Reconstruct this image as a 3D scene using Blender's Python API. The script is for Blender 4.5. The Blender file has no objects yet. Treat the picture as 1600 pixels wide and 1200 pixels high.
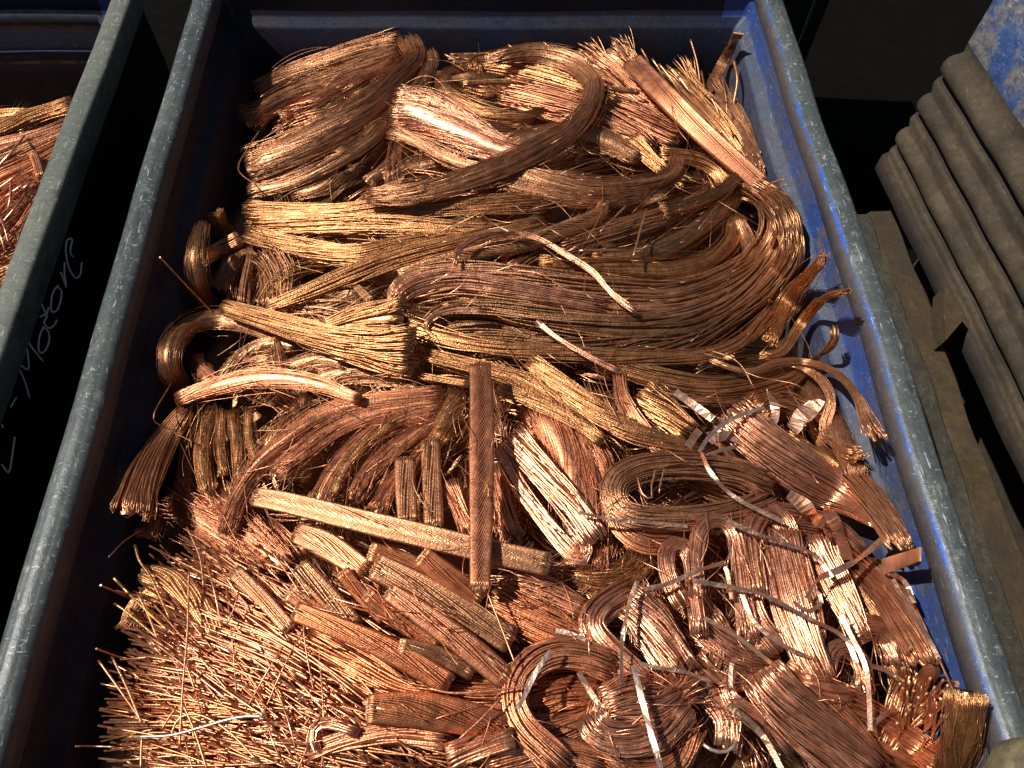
import bpy, math, random
import numpy as np
from mathutils import Matrix, Vector

random.seed(7)
RNG = np.random.default_rng(11)
SC = bpy.context.scene
COL = SC.collection

# ------------------------------------------------------------------ camera
FPX = 1202.0                      # focal length in photo pixels (1600 wide)
CAM_H = 0.7841                    # metres above the bin rim, rim plane is z = 0
dY = np.array([728 - 800, -1442 - 600, FPX]); dY /= np.linalg.norm(dY)
dX = np.array([1.0, -0.0155, 0.03357]); dX -= dX.dot(dY) * dY; dX /= np.linalg.norm(dX)
dZ = np.cross(dX, dY)
cam_d = bpy.data.cameras.new('camera')
cam = bpy.data.objects.new('camera', cam_d)
COL.objects.link(cam)
cam_d.sensor_width = 36.0
cam_d.lens = 36.0 * FPX / 1600.0
cam_d.clip_start = 0.01
cam_d.clip_end = 200.0
R_ = Matrix(((dX[0], -dX[1], -dX[2]), (dY[0], -dY[1], -dY[2]), (dZ[0], -dZ[1], -dZ[2])))
cam.matrix_world = Matrix.Translation((0, 0, CAM_H)) @ R_.to_4x4()
SC.camera = cam

# ------------------------------------------------------------------ sky, sun, exposure
SUN_EL, SUN_AZ = math.radians(57), math.radians(4)      # az: degrees towards +Y from -X
sdir = Vector((-math.cos(SUN_EL) * math.cos(SUN_AZ), math.cos(SUN_EL) * math.sin(SUN_AZ), math.sin(SUN_EL)))
world = bpy.data.worlds.new('World'); SC.world = world
world.use_nodes = True
wn = world.node_tree
sky = wn.nodes.new('ShaderNodeTexSky'); sky.sky_type = 'NISHITA'; sky.sun_disc = False
sky.sun_elevation = SUN_EL
sky.sun_rotation = math.atan2(sdir.x, sdir.y)
bg = wn.nodes['Background']; bg.inputs[1].default_value = 0.034
wn.links.new(sky.outputs[0], bg.inputs[0])
sun_d = bpy.data.lights.new('sun', 'SUN'); sun_d.energy = 5.0; sun_d.angle = math.radians(0.5)
sun_d.color = (1.0, 0.955, 0.90)
sun = bpy.data.objects.new('sun', sun_d); COL.objects.link(sun)
sun.rotation_euler = sdir.to_track_quat('Z', 'Y').to_euler()
sun.location = sdir * 5
SC.view_settings.view_transform = 'Standard'
SC.view_settings.look = 'None'
SC.view_settings.exposure = 0.18
SC.view_settings.gamma = 1.0

# ------------------------------------------------------------------ materials
def mat(name):
    m = bpy.data.materials.new(name); m.use_nodes = True
    nt = m.node_tree; b = nt.nodes['Principled BSDF']
    return m, nt, b

def nd(nt, t, **kw):
    n = nt.nodes.new(t)
    for k, v in kw.items():
        if isinstance(k, str) and hasattr(n, k): setattr(n, k, v)
    return n

def noise(nt, scale, detail=4, rough=0.55, vec=None):
    n = nt.nodes.new('ShaderNodeTexNoise')
    n.inputs['Scale'].default_value = scale; n.inputs['Detail'].default_value = detail
    n.inputs['Roughness'].default_value = rough
    if vec is not None: nt.links.new(vec, n.inputs['Vector'])
    return n.outputs['Fac']

def ramp(nt, src, stops):
    r = nt.nodes.new('ShaderNodeValToRGB'); e = r.color_ramp.elements
    while len(e) < len(stops): e.new(0.5)
    for i, (p, c) in enumerate(stops):
        e[i].position = p
        e[i].color = (c, c, c, 1) if isinstance(c, (int, float)) else (*c, 1)
    nt.links.new(src, r.inputs[0]); return r.outputs[0]

def mix(nt, f, a, b):
    m = nt.nodes.new('ShaderNodeMix'); m.data_type = 'RGBA'
    for v, s in ((f, m.inputs['Factor']), (a, m.inputs['A']), (b, m.inputs['B'])):
        if isinstance(v, (int, float)): s.default_value = v
        elif isinstance(v, tuple): s.default_value = (*v, 1)
        else: nt.links.new(v, s)
    return m.outputs['Result']

def coords(nt, scale=(1, 1, 1), rot=(0, 0, 0)):
    g = nt.nodes.new('ShaderNodeNewGeometry')
    mp = nt.nodes.new('ShaderNodeMapping')
    mp.inputs['Scale'].default_value = scale; mp.inputs['Rotation'].default_value = rot
    nt.links.new(g.outputs['Position'], mp.inputs['Vector'])
    return mp.outputs['Vector']

def bump(nt, b, h, strength, dist=0.001):
    n = nt.nodes.new('ShaderNodeBump'); n.inputs['Strength'].default_value = strength
    n.inputs['Distance'].default_value = dist
    nt.links.new(h, n.inputs['Height']); nt.links.new(n.outputs[0], b.inputs['Normal'])

def copper(name, ca, cb, ctarn, rough=0.34, tarn=0.5, glint=0.5, metal=0.80):
    """Bare copper wire; each strand has its own tone, oxide patches of their own shape."""
    m, nt, b = mat(name)
    at = nt.nodes.new('ShaderNodeAttribute'); at.attribute_name = 'tone'
    v = coords(nt)
    base = mix(nt, at.outputs['Fac'], ca, cb)
    patch = ramp(nt, noise(nt, 38, 5, 0.6, v), [(0.42, 0.0), (0.66, tarn)])
    base = mix(nt, patch, base, ctarn)
    nt.links.new(base, b.inputs['Base Color'])
    b.inputs['Metallic'].default_value = metal
    fine = noise(nt, 420, 2, 0.5, v)
    nt.links.new(ramp(nt, noise(nt, 90, 3, 0.6, v), [(0.3, rough - 0.09), (0.7, rough + 0.12)]), b.inputs['Roughness'])
    bump(nt, b, fine, glint, 0.0012)
    return m

M = {
    'g': copper('golden_copper', (0.77, 0.405, 0.18), (0.51, 0.235, 0.095), (0.34, 0.16, 0.065), 0.37, 0.4, 0.45, 0.93),
    'b': copper('brown_copper', (0.71, 0.37, 0.195), (0.50, 0.245, 0.12), (0.32, 0.145, 0.075), 0.39, 0.4, 0.45, 0.92),
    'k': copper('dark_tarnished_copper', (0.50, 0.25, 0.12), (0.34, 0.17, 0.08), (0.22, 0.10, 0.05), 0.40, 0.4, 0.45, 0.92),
    'o': copper('orange_copper', (0.81, 0.385, 0.21), (0.59, 0.245, 0.12), (0.38, 0.145, 0.065), 0.38, 0.35, 0.3, 0.92),
    'r': copper('deep_orange_copper', (0.80, 0.33, 0.155), (0.58, 0.21, 0.09), (0.40, 0.13, 0.05), 0.38, 0.35, 0.3, 0.93),
    'c': copper('cut_cable_copper', (0.66, 0.32, 0.17), (0.42, 0.18, 0.09), (0.30, 0.12, 0.06), 0.28, 0.35, 0.2, 0.96),
    'p': copper('pink_copper', (0.84, 0.46, 0.29), (0.66, 0.31, 0.17), (0.44, 0.18, 0.09), 0.32, 0.35, 0.22, 0.93),
    's': copper('bright_strip_copper', (0.90, 0.56, 0.38), (0.76, 0.42, 0.26), (0.50, 0.25, 0.14), 0.36, 0.5, 0.3, 0.92),
    't': copper('tinned_strip', (0.84, 0.64, 0.50), (0.72, 0.50, 0.37), (0.56, 0.32, 0.20), 0.40, 0.5, 0.3, 0.9),
    'e': copper('cut_copper_face', (0.94, 0.60, 0.34), (0.80, 0.46, 0.24), (0.6, 0.34, 0.18), 0.45, 0.3),
}

def plastic(name, col, dust, wear, amt=0.5, rough=0.5, scr=0.6, sc_axis=(60, 9, 60), bd=0.0012, lo=0.38, hi=0.68, stain=0.0, spec=0.5, chips=0.0):
    """Scuffed moulded plastic: colour, dust in blotches, pale scratches."""
    m, nt, b = mat(name)
    v = coords(nt)
    d = ramp(nt, noise(nt, 9, 7, 0.65, v), [(lo, 0.0), (hi, amt)])
    c = mix(nt, d, col, dust)
    mot = ramp(nt, noise(nt, 70, 4, 0.7, v), [(0.38, 0.0), (0.62, 0.85 if bd > 0.002 else 0.4)])
    c = mix(nt, mot, c, tuple(x * 0.5 for x in col))
    s1 = ramp(nt, noise(nt, 1.0, 3, 0.6, coords(nt, (sc_axis[0] * 5, sc_axis[1] * 5, sc_axis[2] * 5), (0, 0, 0.5))), [(0.63, 0.0), (0.70, scr)])
    s2 = ramp(nt, noise(nt, 1.0, 3, 0.6, coords(nt, (70, 380, 200), (0.2, 0, -0.7))), [(0.645, 0.0), (0.70, scr)])
    spk = ramp(nt, noise(nt, 260, 3, 0.7, v), [(0.66, 0.0), (0.73, scr)])
    if chips:
        c = mix(nt, ramp(nt, noise(nt, 30, 6, 0.75, v), [(0.57, 0.0), (0.63, chips * 0.5)]), c, tuple(x * 0.55 for x in wear))
        c = mix(nt, ramp(nt, noise(nt, 46, 3, 0.5, coords(nt, (1, 0.6, 1), (1, 2, 0))), [(0.70, 0.0), (0.73, chips)]), c, (0.42, 0.27, 0.20))
        c = mix(nt, ramp(nt, noise(nt, 24, 5, 0.7, coords(nt, (1, .5, 1), (2, 1, 0))), [(0.58, 0.0), (0.66, chips)]), c, (0.028, 0.034, 0.036))
    if stain: c = mix(nt, ramp(nt, noise(nt, 1.0, 5, 0.6, coords(nt, (11, 6, 11))), [(0.60, 0.0), (0.66, stain)]), c, (0.12, 0.085, 0.04))
    for f in (s1, s2, spk): c = mix(nt, f, c, wear)
    b.inputs['Specular IOR Level'].default_value = spec
    nt.links.new(c, b.inputs['Base Color'])
    nt.links.new(ramp(nt, noise(nt, 40, 4, 0.6, v), [(0.3, rough - 0.12), (0.7, rough + 0.15)]), b.inputs['Roughness'])
    bump(nt, b, noise(nt, 120, 6, 0.75, v), 0.6, bd)
    return m

RIM = plastic('scuffed_grey_green_rim', (0.055, 0.068, 0.066), (0.105, 0.115, 0.105), (0.46, 0.48, 0.45), 0.8, 0.33, 0.7, chips=0.75)
RIMB = plastic('worn_blue_rim_edge', (0.030, 0.085, 0.32), (0.070, 0.082, 0.085), (0.32, 0.44, 0.68), 1.0, 0.42, 0.6, lo=0.42, hi=0.52)
LIP = plastic('dusty_lip', (0.075, 0.070, 0.075), (0.11, 0.09, 0.08), (0.24, 0.26, 0.36), 0.8, 0.5, 0.35)
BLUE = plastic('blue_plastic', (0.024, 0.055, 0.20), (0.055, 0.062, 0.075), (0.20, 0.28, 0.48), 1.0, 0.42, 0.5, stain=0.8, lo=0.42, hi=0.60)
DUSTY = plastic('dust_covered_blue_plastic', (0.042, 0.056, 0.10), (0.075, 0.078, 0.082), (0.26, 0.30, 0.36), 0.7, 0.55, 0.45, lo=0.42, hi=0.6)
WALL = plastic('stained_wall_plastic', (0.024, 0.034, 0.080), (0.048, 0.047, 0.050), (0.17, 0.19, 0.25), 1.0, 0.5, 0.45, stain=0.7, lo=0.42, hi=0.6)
SHADE_WALL = plastic('shade_darkened_wall_plastic', (0.010, 0.015, 0.038), (0.020, 0.017, 0.017), (0.07, 0.07, 0.075), 0.9, 0.5, 0.35, spec=0.3)  # wall plastic darkened in colour to carry the shade inside the bins
BLACK = plastic('black_outer_plastic', (0.0035, 0.0038, 0.0036), (0.007, 0.0072, 0.0066), (0.025, 0.025, 0.023), 0.5, 0.7, 0.25, spec=0.2)
GREYR = plastic('pale_grey_rim', (0.10, 0.11, 0.09), (0.16, 0.165, 0.13), (0.42, 0.42, 0.35), 0.7, 0.42, 0.6, chips=0.5)
MUD = plastic('dirt_caked_plastic', (0.072, 0.050, 0.025), (0.022, 0.015, 0.008), (0.15, 0.12, 0.075), 1.0, 0.85, 0.4, bd=0.004, lo=0.44, hi=0.60)
PAINT = plastic('flaking_blue_white_paint', (0.035, 0.085, 0.26), (0.19, 0.17, 0.135), (0.42, 0.40, 0.34), 1.0, 0.65, 0.6, bd=0.003, lo=0.46, hi=0.53)
TOPM = plastic('dusty_crate_top', (0.28, 0.25, 0.22), (0.40, 0.36, 0.32), (0.60, 0.56, 0.50), 0.7, 0.7, 0.5)
RUST = plastic('rusty_brown_plastic', (0.042, 0.026, 0.015), (0.014, 0.010, 0.007), (0.11, 0.085, 0.055), 1.0, 0.85, 0.3, bd=0.004, lo=0.42, hi=0.6)
OCHRE = plastic('ochre_board', (0.060, 0.035, 0.010), (0.025, 0.017, 0.009), (0.15, 0.11, 0.05), 1.0, 0.85, 0.35, bd=0.004, lo=0.42, hi=0.62)
OLIVE = plastic('olive_grimy_board', (0.034, 0.029, 0.017), (0.060, 0.050, 0.032), (0.17, 0.15, 0.11), 0.8, 0.8, 0.4, bd=0.004)
SOIL = plastic('oily_floor', (0.003, 0.0027, 0.0023), (0.005, 0.0045, 0.0038), (0.010, 0.009, 0.008), 0.7, 0.95, 0.2, spec=0.05)
TAN = plastic('tan_mud', (0.17, 0.135, 0.07), (0.10, 0.08, 0.045), (0.3, 0.26, 0.18), 0.8, 0.8, 0.3, bd=0.004)
DBOX = plastic('dark_grey_box', (0.016, 0.014, 0.013), (0.024, 0.021, 0.019), (0.14, 0.13, 0.12), 0.6, 0.55, 0.3)
CHALK, _nt, _b = mat('chalk_stroke'); _b.inputs['Base Color'].default_value = (0.85, 0.85, 0.82, 1); _b.inputs['Roughness'].default_value = 0.9

# ------------------------------------------------------------------ geometry helpers
def tag(o, label=None, cat=None, group=None, kind=None):
    if label: o['label'] = label
    if cat: o['category'] = cat
    if group: o['group'] = group
    if kind: o['kind'] = kind
    return o

def link(name, me, mats, parent=None, loc=None):
    for m in (mats if isinstance(mats, (list, tuple)) else [mats]): me.materials.append(m)
    o = bpy.data.objects.new(name, me); COL.objects.link(o)
    if loc is not None: o.location = loc
    if parent is not None: o.parent = parent
    return o

class Buf:
    """Collects quads/tris as numpy arrays and makes one mesh."""
    def __init__(s): s.v, s.f, s.sm, s.mi, s.t, s.n = [], [], [], [], [], 0
    def add(s, V, F, smooth=True, mi=0, tone=None):
        V = np.asarray(V, float).reshape(-1, 3); F = np.asarray(F, np.int64)
        s.v.append(V); s.f.append(F + s.n)
        s.sm.append(np.full(len(F), smooth)); s.mi.append(np.full(len(F), mi, np.int32))
        s.t.append(np.full(len(V), 0.5) if tone is None else np.broadcast_to(np.asarray(tone, float).reshape(-1), (len(V),)))
        s.n += len(V)
    def mesh(s, name, origin=(0, 0, 0)):
        V = np.concatenate(s.v) - np.asarray(origin, float)
        me = bpy.data.meshes.new(name)
        fl = [x for x in s.f]
        loops = np.concatenate([x.reshape(-1) for x in fl]).astype(np.int32)
        cnt = np.concatenate([np.full(len(x), x.shape[1], np.int32) for x in fl])
        st = np.concatenate([[0], np.cumsum(cnt)[:-1]]).astype(np.int32)
        me.vertices.add(len(V)); me.vertices.foreach_set('co', V.astype(np.float32).ravel())
        me.loops.add(len(loops)); me.loops.foreach_set('vertex_index', loops)
        me.polygons.add(len(cnt)); me.polygons.foreach_set('loop_start', st)
        me.polygons.foreach_set('material_index', np.concatenate(s.mi))
        me.polygons.foreach_set('use_smooth', np.concatenate(s.sm))
        a = me.attributes.new('tone', 'FLOAT', 'POINT')
        a.data.foreach_set('value', np.concatenate(s.t).astype(np.float32))
        me.update(calc_edges=True)
        return me

def norm(a): return a / np.maximum(np.linalg.norm(a, axis=-1, keepdims=True), 1e-9)

def tubes(buf, C, r, k=3, ref=None, tone=None, mi=0, cap=True, capmi=None):
    """C (n,S,3) centre lines, r (n,) or (n,S) radii -> k-sided tubes."""
    n, S, _ = C.shape
    T = norm(np.gradient(C, axis=1))
    if ref is None: ref = np.array([0, 0, 1.0])
    ref = np.broadcast_to(ref, C.shape)
    e1 = np.cross(T, ref); bad = np.linalg.norm(e1, axis=-1) < 0.05
    e1[bad] = np.cross(T[bad], np.array([0.3, 1.0, 0.1])); e1 = norm(e1); e2 = np.cross(e1, T)
    r = np.asarray(r, float); r = r[:, None] if r.ndim == 1 else r
    ph = np.arange(k) * 2 * np.pi / k + np.pi / 2
    V = C[:, :, None, :] + (r[:, :, None] * np.cos(ph))[..., None] * e1[:, :, None, :] + (r[:, :, None] * np.sin(ph))[..., None] * e2[:, :, None, :]
    i = np.arange(n)[:, None, None] * S * k; j = np.arange(S - 1)[None, :, None] * k; q = np.arange(k)[None, None, :]; q2 = (q + 1) % k
    F = np.stack([i + j + q, i + j + q2, i + j + k + q2, i + j + k + q], -1).reshape(-1, 4)
    t = np.repeat(RNG.random(n) if tone is None else np.broadcast_to(np.asarray(tone, float), (n,)), S * k)
    base = buf.n
    buf.add(V, F, True, mi, t)
    if cap:
        for e, rev in ((0, True), (S - 1, False)):
            ring = base + np.arange(n)[:, None] * S * k + e * k + (np.arange(k)[::-1] if rev else np.arange(k))[None, :]
            buf.f.append(ring); buf.sm.append(np.full(n, False)); buf.mi.append(np.full(n, mi if capmi is None else capmi, np.int32))

def ray(px, py):
    v = np.array([(px - 800) / FPX, (py - 600) / FPX, 1.0]); return np.array([v @ dX, v @ dY, v @ dZ])

def sstep(a, b, x):
    t = np.clip((x - a) / (b - a), 0, 1); return t * t * (3 - 2 * t)

XR, XL = 0.438, -0.400
def zpile(x, y):
    u = (x - 0.0185) / 0.44
    return -0.150 + 0.055 * np.clip(1 - u * u, 0, 1) + 0.035 * sstep(0.75, 0.05, y) - 0.025 * sstep(1.0, 1.2, y)

def P(px, py, lift=0.0):
    """Where the sight line meets the heap surface raised by lift (kept inside the bin walls)."""
    r = ray(px, py); z = -0.12; side = px < 125 and py < 440
    for _ in range(8):
        t = (z + lift - CAM_H) / r[2]; z = -0.120 if side else zpile(r[0] * t, r[1] * t)
    if not side:
        if r[0] > 0: t = min(t, XR / r[0])
        if r[0] < 0: t = min(t, XL / r[0])
    return np.array([0, 0, CAM_H]) + r * t

def PX(px, py, x):
    r = ray(px, py); return np.array([0, 0, CAM_H]) + r * (x / r[0])

def PZ(px, py, z):
    r = ray(px, py); return np.array([0, 0, CAM_H]) + r * ((z - CAM_H) / r[2])

def catmull(A, S):
    """A (m,d): smooth curve through the rows, resampled to S points evenly along the first three columns."""
    A = np.asarray(A, float)
    if len(A) == 2: D = A[0] + (A[1] - A[0]) * np.linspace(0, 1, 40)[:, None]
    else:
        X = np.vstack([2 * A[0] - A[1], A, 2 * A[-1] - A[-2]]); D = []
        for i in range(1, len(X) - 2):
            t = np.linspace(0, 1, 16, endpoint=i == len(X) - 3)[:, None]
            p0, p1, p2, p3 = X[i - 1], X[i], X[i + 1], X[i + 2]
            D.append(0.5 * (2 * p1 + (p2 - p0) * t + (2 * p0 - 5 * p1 + 4 * p2 - p3) * t**2 + (3 * p1 - p0 - 3 * p2 + p3) * t**3))
        D = np.vstack(D)
    s = np.concatenate([[0], np.cumsum(np.linalg.norm(np.diff(D[:, :3], axis=0), axis=1))])
    q = np.linspace(0, s[-1], S)
    return np.stack([np.interp(q, s, D[:, c]) for c in range(D.shape[1])], 1), s[-1]
# ------------------------------------------------------------------ ground and containers
def box_bm(buf, x0, x1, y0, y1, z0, z1, mi=0):
    V = [(x, y, z) for x in (x0, x1) for y in (y0, y1) for z in (z0, z1)]
    buf.add(V, [(0, 1, 3, 2), (4, 6, 7, 5), (0, 4, 5, 1), (2, 3, 7, 6), (0, 2, 6, 4), (1, 5, 7, 3)], False, mi)

FLOOR_Z = -0.78
b = Buf(); g = np.linspace(-1, 1, 41)
gx, gy = np.meshgrid(g * 6, g * 6 + 1.0, indexing='ij')
gz = FLOOR_Z + 0.006 * np.sin(gx * 7.1 + gy * 3) * np.sin(gy * 5.3)
idx = np.arange(41 * 41).reshape(41, 41)
b.add(np.stack([gx, gy, gz], -1), np.stack([idx[:-1, :-1], idx[1:, :-1], idx[1:, 1:], idx[:-1, 1:]], -1).reshape(-1, 4))
tag(link('ground', b.mesh('ground'), SOIL), kind='structure')

def rrect(x0, x1, y0, y1, d, rad, n=7, nl=26, wob=0.0, seed=0):
    """Rounded rectangle inset by d, with points along the long sides too."""
    x0, x1, y0, y1 = x0 + d, x1 - d, y0 + d, y1 - d
    r = max(rad - d, 0.004)
    out = []
    cs = [(x1 - r, y0 + r, -90), (x1 - r, y1 - r, 0), (x0 + r, y1 - r, 90), (x0 + r, y0 + r, 180)]
    for q, (cx, cy, a0) in enumerate(cs):
        arc = [(cx + r * math.cos(math.radians(a0 + 90 * i / n)), cy + r * math.sin(math.radians(a0 + 90 * i / n))) for i in range(n + 1)]
        out += arc
        nx = cs[(q + 1) % 4]
        ex = (nx[0] + r * math.cos(math.radians(nx[2])), nx[1] + r * math.sin(math.radians(nx[2])))
        for i in range(1, nl): 
            t = i / nl; out.append((arc[-1][0] * (1 - t) + ex[0] * t, arc[-1][1] * (1 - t) + ex[1] * t))
    return np.array(out)

def sweep(buf, rows, rect, rad, mis, wob=0.0015, smooth=True):
    """rows: (inset, z) from outside bottom over the rim to the inside; mis: material per strip."""
    loops = []
    for d, z in rows:
        p = rrect(*rect, d, rad)
        w = wob * (np.sin(p[:, 1] * 9 + p[:, 0] * 5 + z * 3) + 0.6 * np.sin(p[:, 1] * 23 + p[:, 0] * 17))
        loops.append(np.column_stack([p[:, 0] + w, p[:, 1] + w * 0.5, np.full(len(p), z) + w * 0.6]))
    N = len(loops[0]); base = buf.n
    buf.add(np.concatenate(loops), np.zeros((0, 4), int))
    buf.f.pop(); buf.sm.pop(); buf.mi.pop()
    k = np.arange(N); k2 = (k + 1) % N
    for i, mi in enumerate(mis):
        F = base + np.stack([i * N + k, i * N + k2, (i + 1) * N + k2, (i + 1) * N + k], -1)
        buf.f.append(F); buf.sm.append(np.full(N, smooth)); buf.mi.append(np.full(N, mi, np.int32))
    return base, N

def make_bin(name, label, rect, rad, rimw, rim_mat, edge_mat, lip, outer, round_=0.011, draft=0.10):
    root = tag(bpy.data.objects.new(name, None), label, 'scrap bin'); COL.objects.link(root)
    cx, cy = (rect[0] + rect[1]) / 2, (rect[2] + rect[3]) / 2
    root.location = (cx, cy, FLOOR_Z)
    off = (cx, cy, FLOOR_Z)
    def part(nm, buf, mats):
        return link(nm, buf.mesh(nm, off), mats, root)
    # rim: a rounded bead all the way round
    b = Buf(); rows, mis = [], []
    rows.append((0.004, -0.045)); mis.append(0)
    for i in range(7):
        a = math.pi / 2 * i / 6
        rows.append((round_ * (1 - math.sin(a)) , -round_ + round_ * math.sin(a) if i else -round_)); 
    rows[1:] = [(round_ * (1 - math.cos(math.pi / 2 * i / 6)), -round_ + round_ * math.sin(math.pi / 2 * i / 6)) for i in range(7)]
    crown = 0.0035
    rows.append((rimw * 0.5, crown))
    inner = [(rimw - round_ + round_ * math.sin(math.pi / 2 * i / 6), -round_ + round_ * math.cos(math.pi / 2 * i / 6)) for i in range(7)]
    rows += inner
    mis = [0] * (1 + 6 + 1 + 1 + 2) + [1, 1] + [2, 2]
    rows.append((rimw + 0.001, -0.030)); mis.append(2)
    rows.append((rimw - 0.004, -0.034)); mis.append(2)
    sweep(b, rows, rect, rad, mis)
    V_ = np.concatenate(b.v)
    for k_, F_ in enumerate(b.f):                              # the blue only shows through on the worn right hand edge
        c_ = V_[F_].mean(1); b.mi[k_] = np.where((b.mi[k_] == 1) & ((c_[:, 0] < cx) | (c_[:, 1] > rect[3] - 0.06)), 0, b.mi[k_]).astype(np.int32)
    part('rim', b, [rim_mat, edge_mat, lip])
    # inside walls: upper band, dusty ledge, lower wall
    b = Buf()
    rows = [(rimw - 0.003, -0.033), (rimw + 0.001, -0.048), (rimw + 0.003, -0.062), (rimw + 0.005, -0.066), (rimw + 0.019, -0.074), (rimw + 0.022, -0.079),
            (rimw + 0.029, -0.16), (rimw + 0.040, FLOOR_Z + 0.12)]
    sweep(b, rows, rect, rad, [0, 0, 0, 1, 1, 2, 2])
    V_ = np.concatenate(b.v)
    for k_, F_ in enumerate(b.f):                              # left and far walls get a darker copy of the plastic as painted shade
        c_ = V_[F_].mean(1); in_shade = (c_[:, 0] < cx) | (c_[:, 1] > rect[3] - rimw - 0.045) & (c_[:, 0] < rect[1] - rimw - 0.034)
        b.mi[k_] = np.where(in_shade, 3, b.mi[k_]).astype(np.int32)
    part('inner_wall', b, [BLUE, DUSTY, WALL, SHADE_WALL])
    # outside walls with a stiffening step, and the floor
    b = Buf()
    rows = [(draft * 0.75, FLOOR_Z + 0.10), (draft * 0.40, -0.40), (draft * 0.34, -0.385), (draft * 0.16, -0.16), (0.011, -0.052), (0.006, -0.044), (0.010, -0.040)]
    base, N = sweep(b, rows, rect, rad, [0] * 6)
    part('outer_wall', b, [outer])
    b = Buf()
    x0, x1, y0, y1 = rect; q = rimw + 0.036
    box_bm(b, x0 + q, x1 - q, y0 + q, y1 - q, FLOOR_Z + 0.11, FLOOR_Z + 0.14)
    part('bottom_panel', b, [WALL])
    for sx in (x0 + 0.14, x1 - 0.24):
        for sy in (y0 + 0.14, y1 - 0.24):
            f = Buf(); box_bm(f, sx, sx + 0.10, sy, sy + 0.10, FLOOR_Z, FLOOR_Z + 0.109); part('foot', f, [outer])
    return root

YB, YF = 1.303, -0.02
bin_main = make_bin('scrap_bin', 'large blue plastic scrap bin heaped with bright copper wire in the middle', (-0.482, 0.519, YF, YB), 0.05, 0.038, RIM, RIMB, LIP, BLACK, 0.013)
bin_side = make_bin('scrap_bin', 'black outer sided scrap bin at the left with chalk handwriting on its wall', (-1.58, -0.577, YF - 0.2, YB - 0.004), 0.05, 0.034, GREYR, GREYR, WALL, BLACK, 0.006, 0.06)

# stiffening bead across the inside of both back walls
def back_bead(root, x0, x1, y, zs):
    b = Buf()
    for z in zs:
        n = 14; xs = np.linspace(x0, x1, n)
        prof = [(0.0, 0.012), (-0.004, 0.008), (-0.006, 0.0), (-0.004, -0.012), (0.0, -0.016)]
        V = np.array([[(x, y + d, z + h + 0.001 * math.sin(x * 31)) for d, h in prof] for x in xs])
        k = len(prof); i = np.arange(n - 1)[:, None] * k; q = np.arange(k - 1)[None, :]
        b.add(V, np.stack([i + q, i + q + 1, i + k + q + 1, i + k + q], -1).reshape(-1, 4))
    o = link('wall_bead', b.mesh('wall_bead', root.location), SHADE_WALL, root); return o  # bead shares the painted shade of the wall behind it
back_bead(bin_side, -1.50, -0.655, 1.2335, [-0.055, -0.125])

# handwriting scratched in chalk on the outer wall of the left bin
strokes = [
    [(0, 726), (6, 734), (12, 735), (20, 683)],
    [(0, 663), (1, 668)],
    [(13, 637), (22, 621)],
    [(43, 622), (33, 590), (17, 559), (30, 571), (41, 577), (40, 552), (34, 520), (45, 540), (65, 565)],
    [(64, 511), (72, 517), (74, 532), (68, 548), (60, 551), (57, 541), (60, 522), (66, 511)],
    [(56, 456), (62, 475), (70, 494), (66, 504), (74, 513), (83, 507), (86, 500)],
    [(60, 495), (70, 490), (73, 480)],
    [(88, 448), (93, 455), (92, 470), (86, 485), (78, 487), (77, 473), (80, 457), (88, 446)],
    [(92, 425), (98, 440), (101, 450), (98, 428), (98, 410)],
    [(112, 402), (107, 393), (110, 375), (106, 373), (101, 378), (100, 395), (104, 415), (110, 428), (117, 435), (123, 428), (125, 410)],
]
ow = lambda z: -0.5775 - (0.011 + (0.06 * 0.16 - 0.011) * min(1, max(0, (-0.052 - z) / 0.108)) if z > -0.16 else 0.06 * (0.16 + 0.18 * (-0.16 - z) / 0.225))
def on_wall(px, py):
    x = -0.59
    for _ in range(6):
        p = PX(px, py, x); x = ow(p[2])
    return p + np.array([0.0022, 0, 0.0])
for letter in ([0], [1], [2], [3], [4], [5, 6], [7], [8], [9]):
  b = Buf()
  for s in letter:
    A = np.array([on_wall(*q) for q in strokes[s]])
    C, L = catmull(A, max(4, int(len(A) * 5)))
    tubes(b, C[None], np.array([0.0014]) * np.ones((1, len(C))), 4, ref=np.array([1.0, 0, 0]))
  link('chalk_letter', b.mesh('chalk_letter', bin_side.location), CHALK, bin_side)

# ------------------------------------------------------------------ ribbed crate at the right
crate = tag(bpy.data.objects.new('ribbed_crate', None), 'dirt caked ribbed crate with flaking blue paint at the right', 'crate'); COL.objects.link(crate)
crate.location = (1.2, 0.5, FLOOR_Z)
CY0, CY1 = -0.25, 1.085
def lane(px, py, x): return PX(px, py, x)
b = Buf()
# side wall profile (x, z) going down: crate rim, waist, five ribs; swept along Y with rounded far end
prof = [(0.87, 0.160), (0.80, 0.155), (0.776, 0.146), (0.768, 0.130), (0.768, 0.030), (0.770, 0.014)]
mis = [1, 2, 2, 3, 0]
for i, rz in enumerate([-0.012, -0.086, -0.160]):
    xo = 0.756 - i * 0.004
    for a in range(0, 181, 20):
        prof.append((xo + 0.004 - 0.013 * math.sin(math.radians(a)), rz + 0.0155 * math.cos(math.radians(a)))); mis.append(0)
    prof += [(xo + 0.040, rz - 0.018), (xo + 0.040, rz - 0.0245), (xo - 0.002, rz - 0.0255), (xo - 0.006, rz - 0.034), (xo + 0.002, rz - 0.056)]; mis += [4, 4, 4, 0, 0]
prof += [(0.738, -0.207), (0.734, -0.212), (0.734, -0.236), (0.741, -0.242), (0.86, -0.244)]; mis += [4, 4, 4, 0, 0]
prof = np.array(prof)
mis = mis[:len(prof) - 1]
path = [(0, CY0 + (CY1 - 0.03 - CY0) * i / 60) for i in range(61)]
ys = [p[1] for p in path]
rows = []
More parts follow.
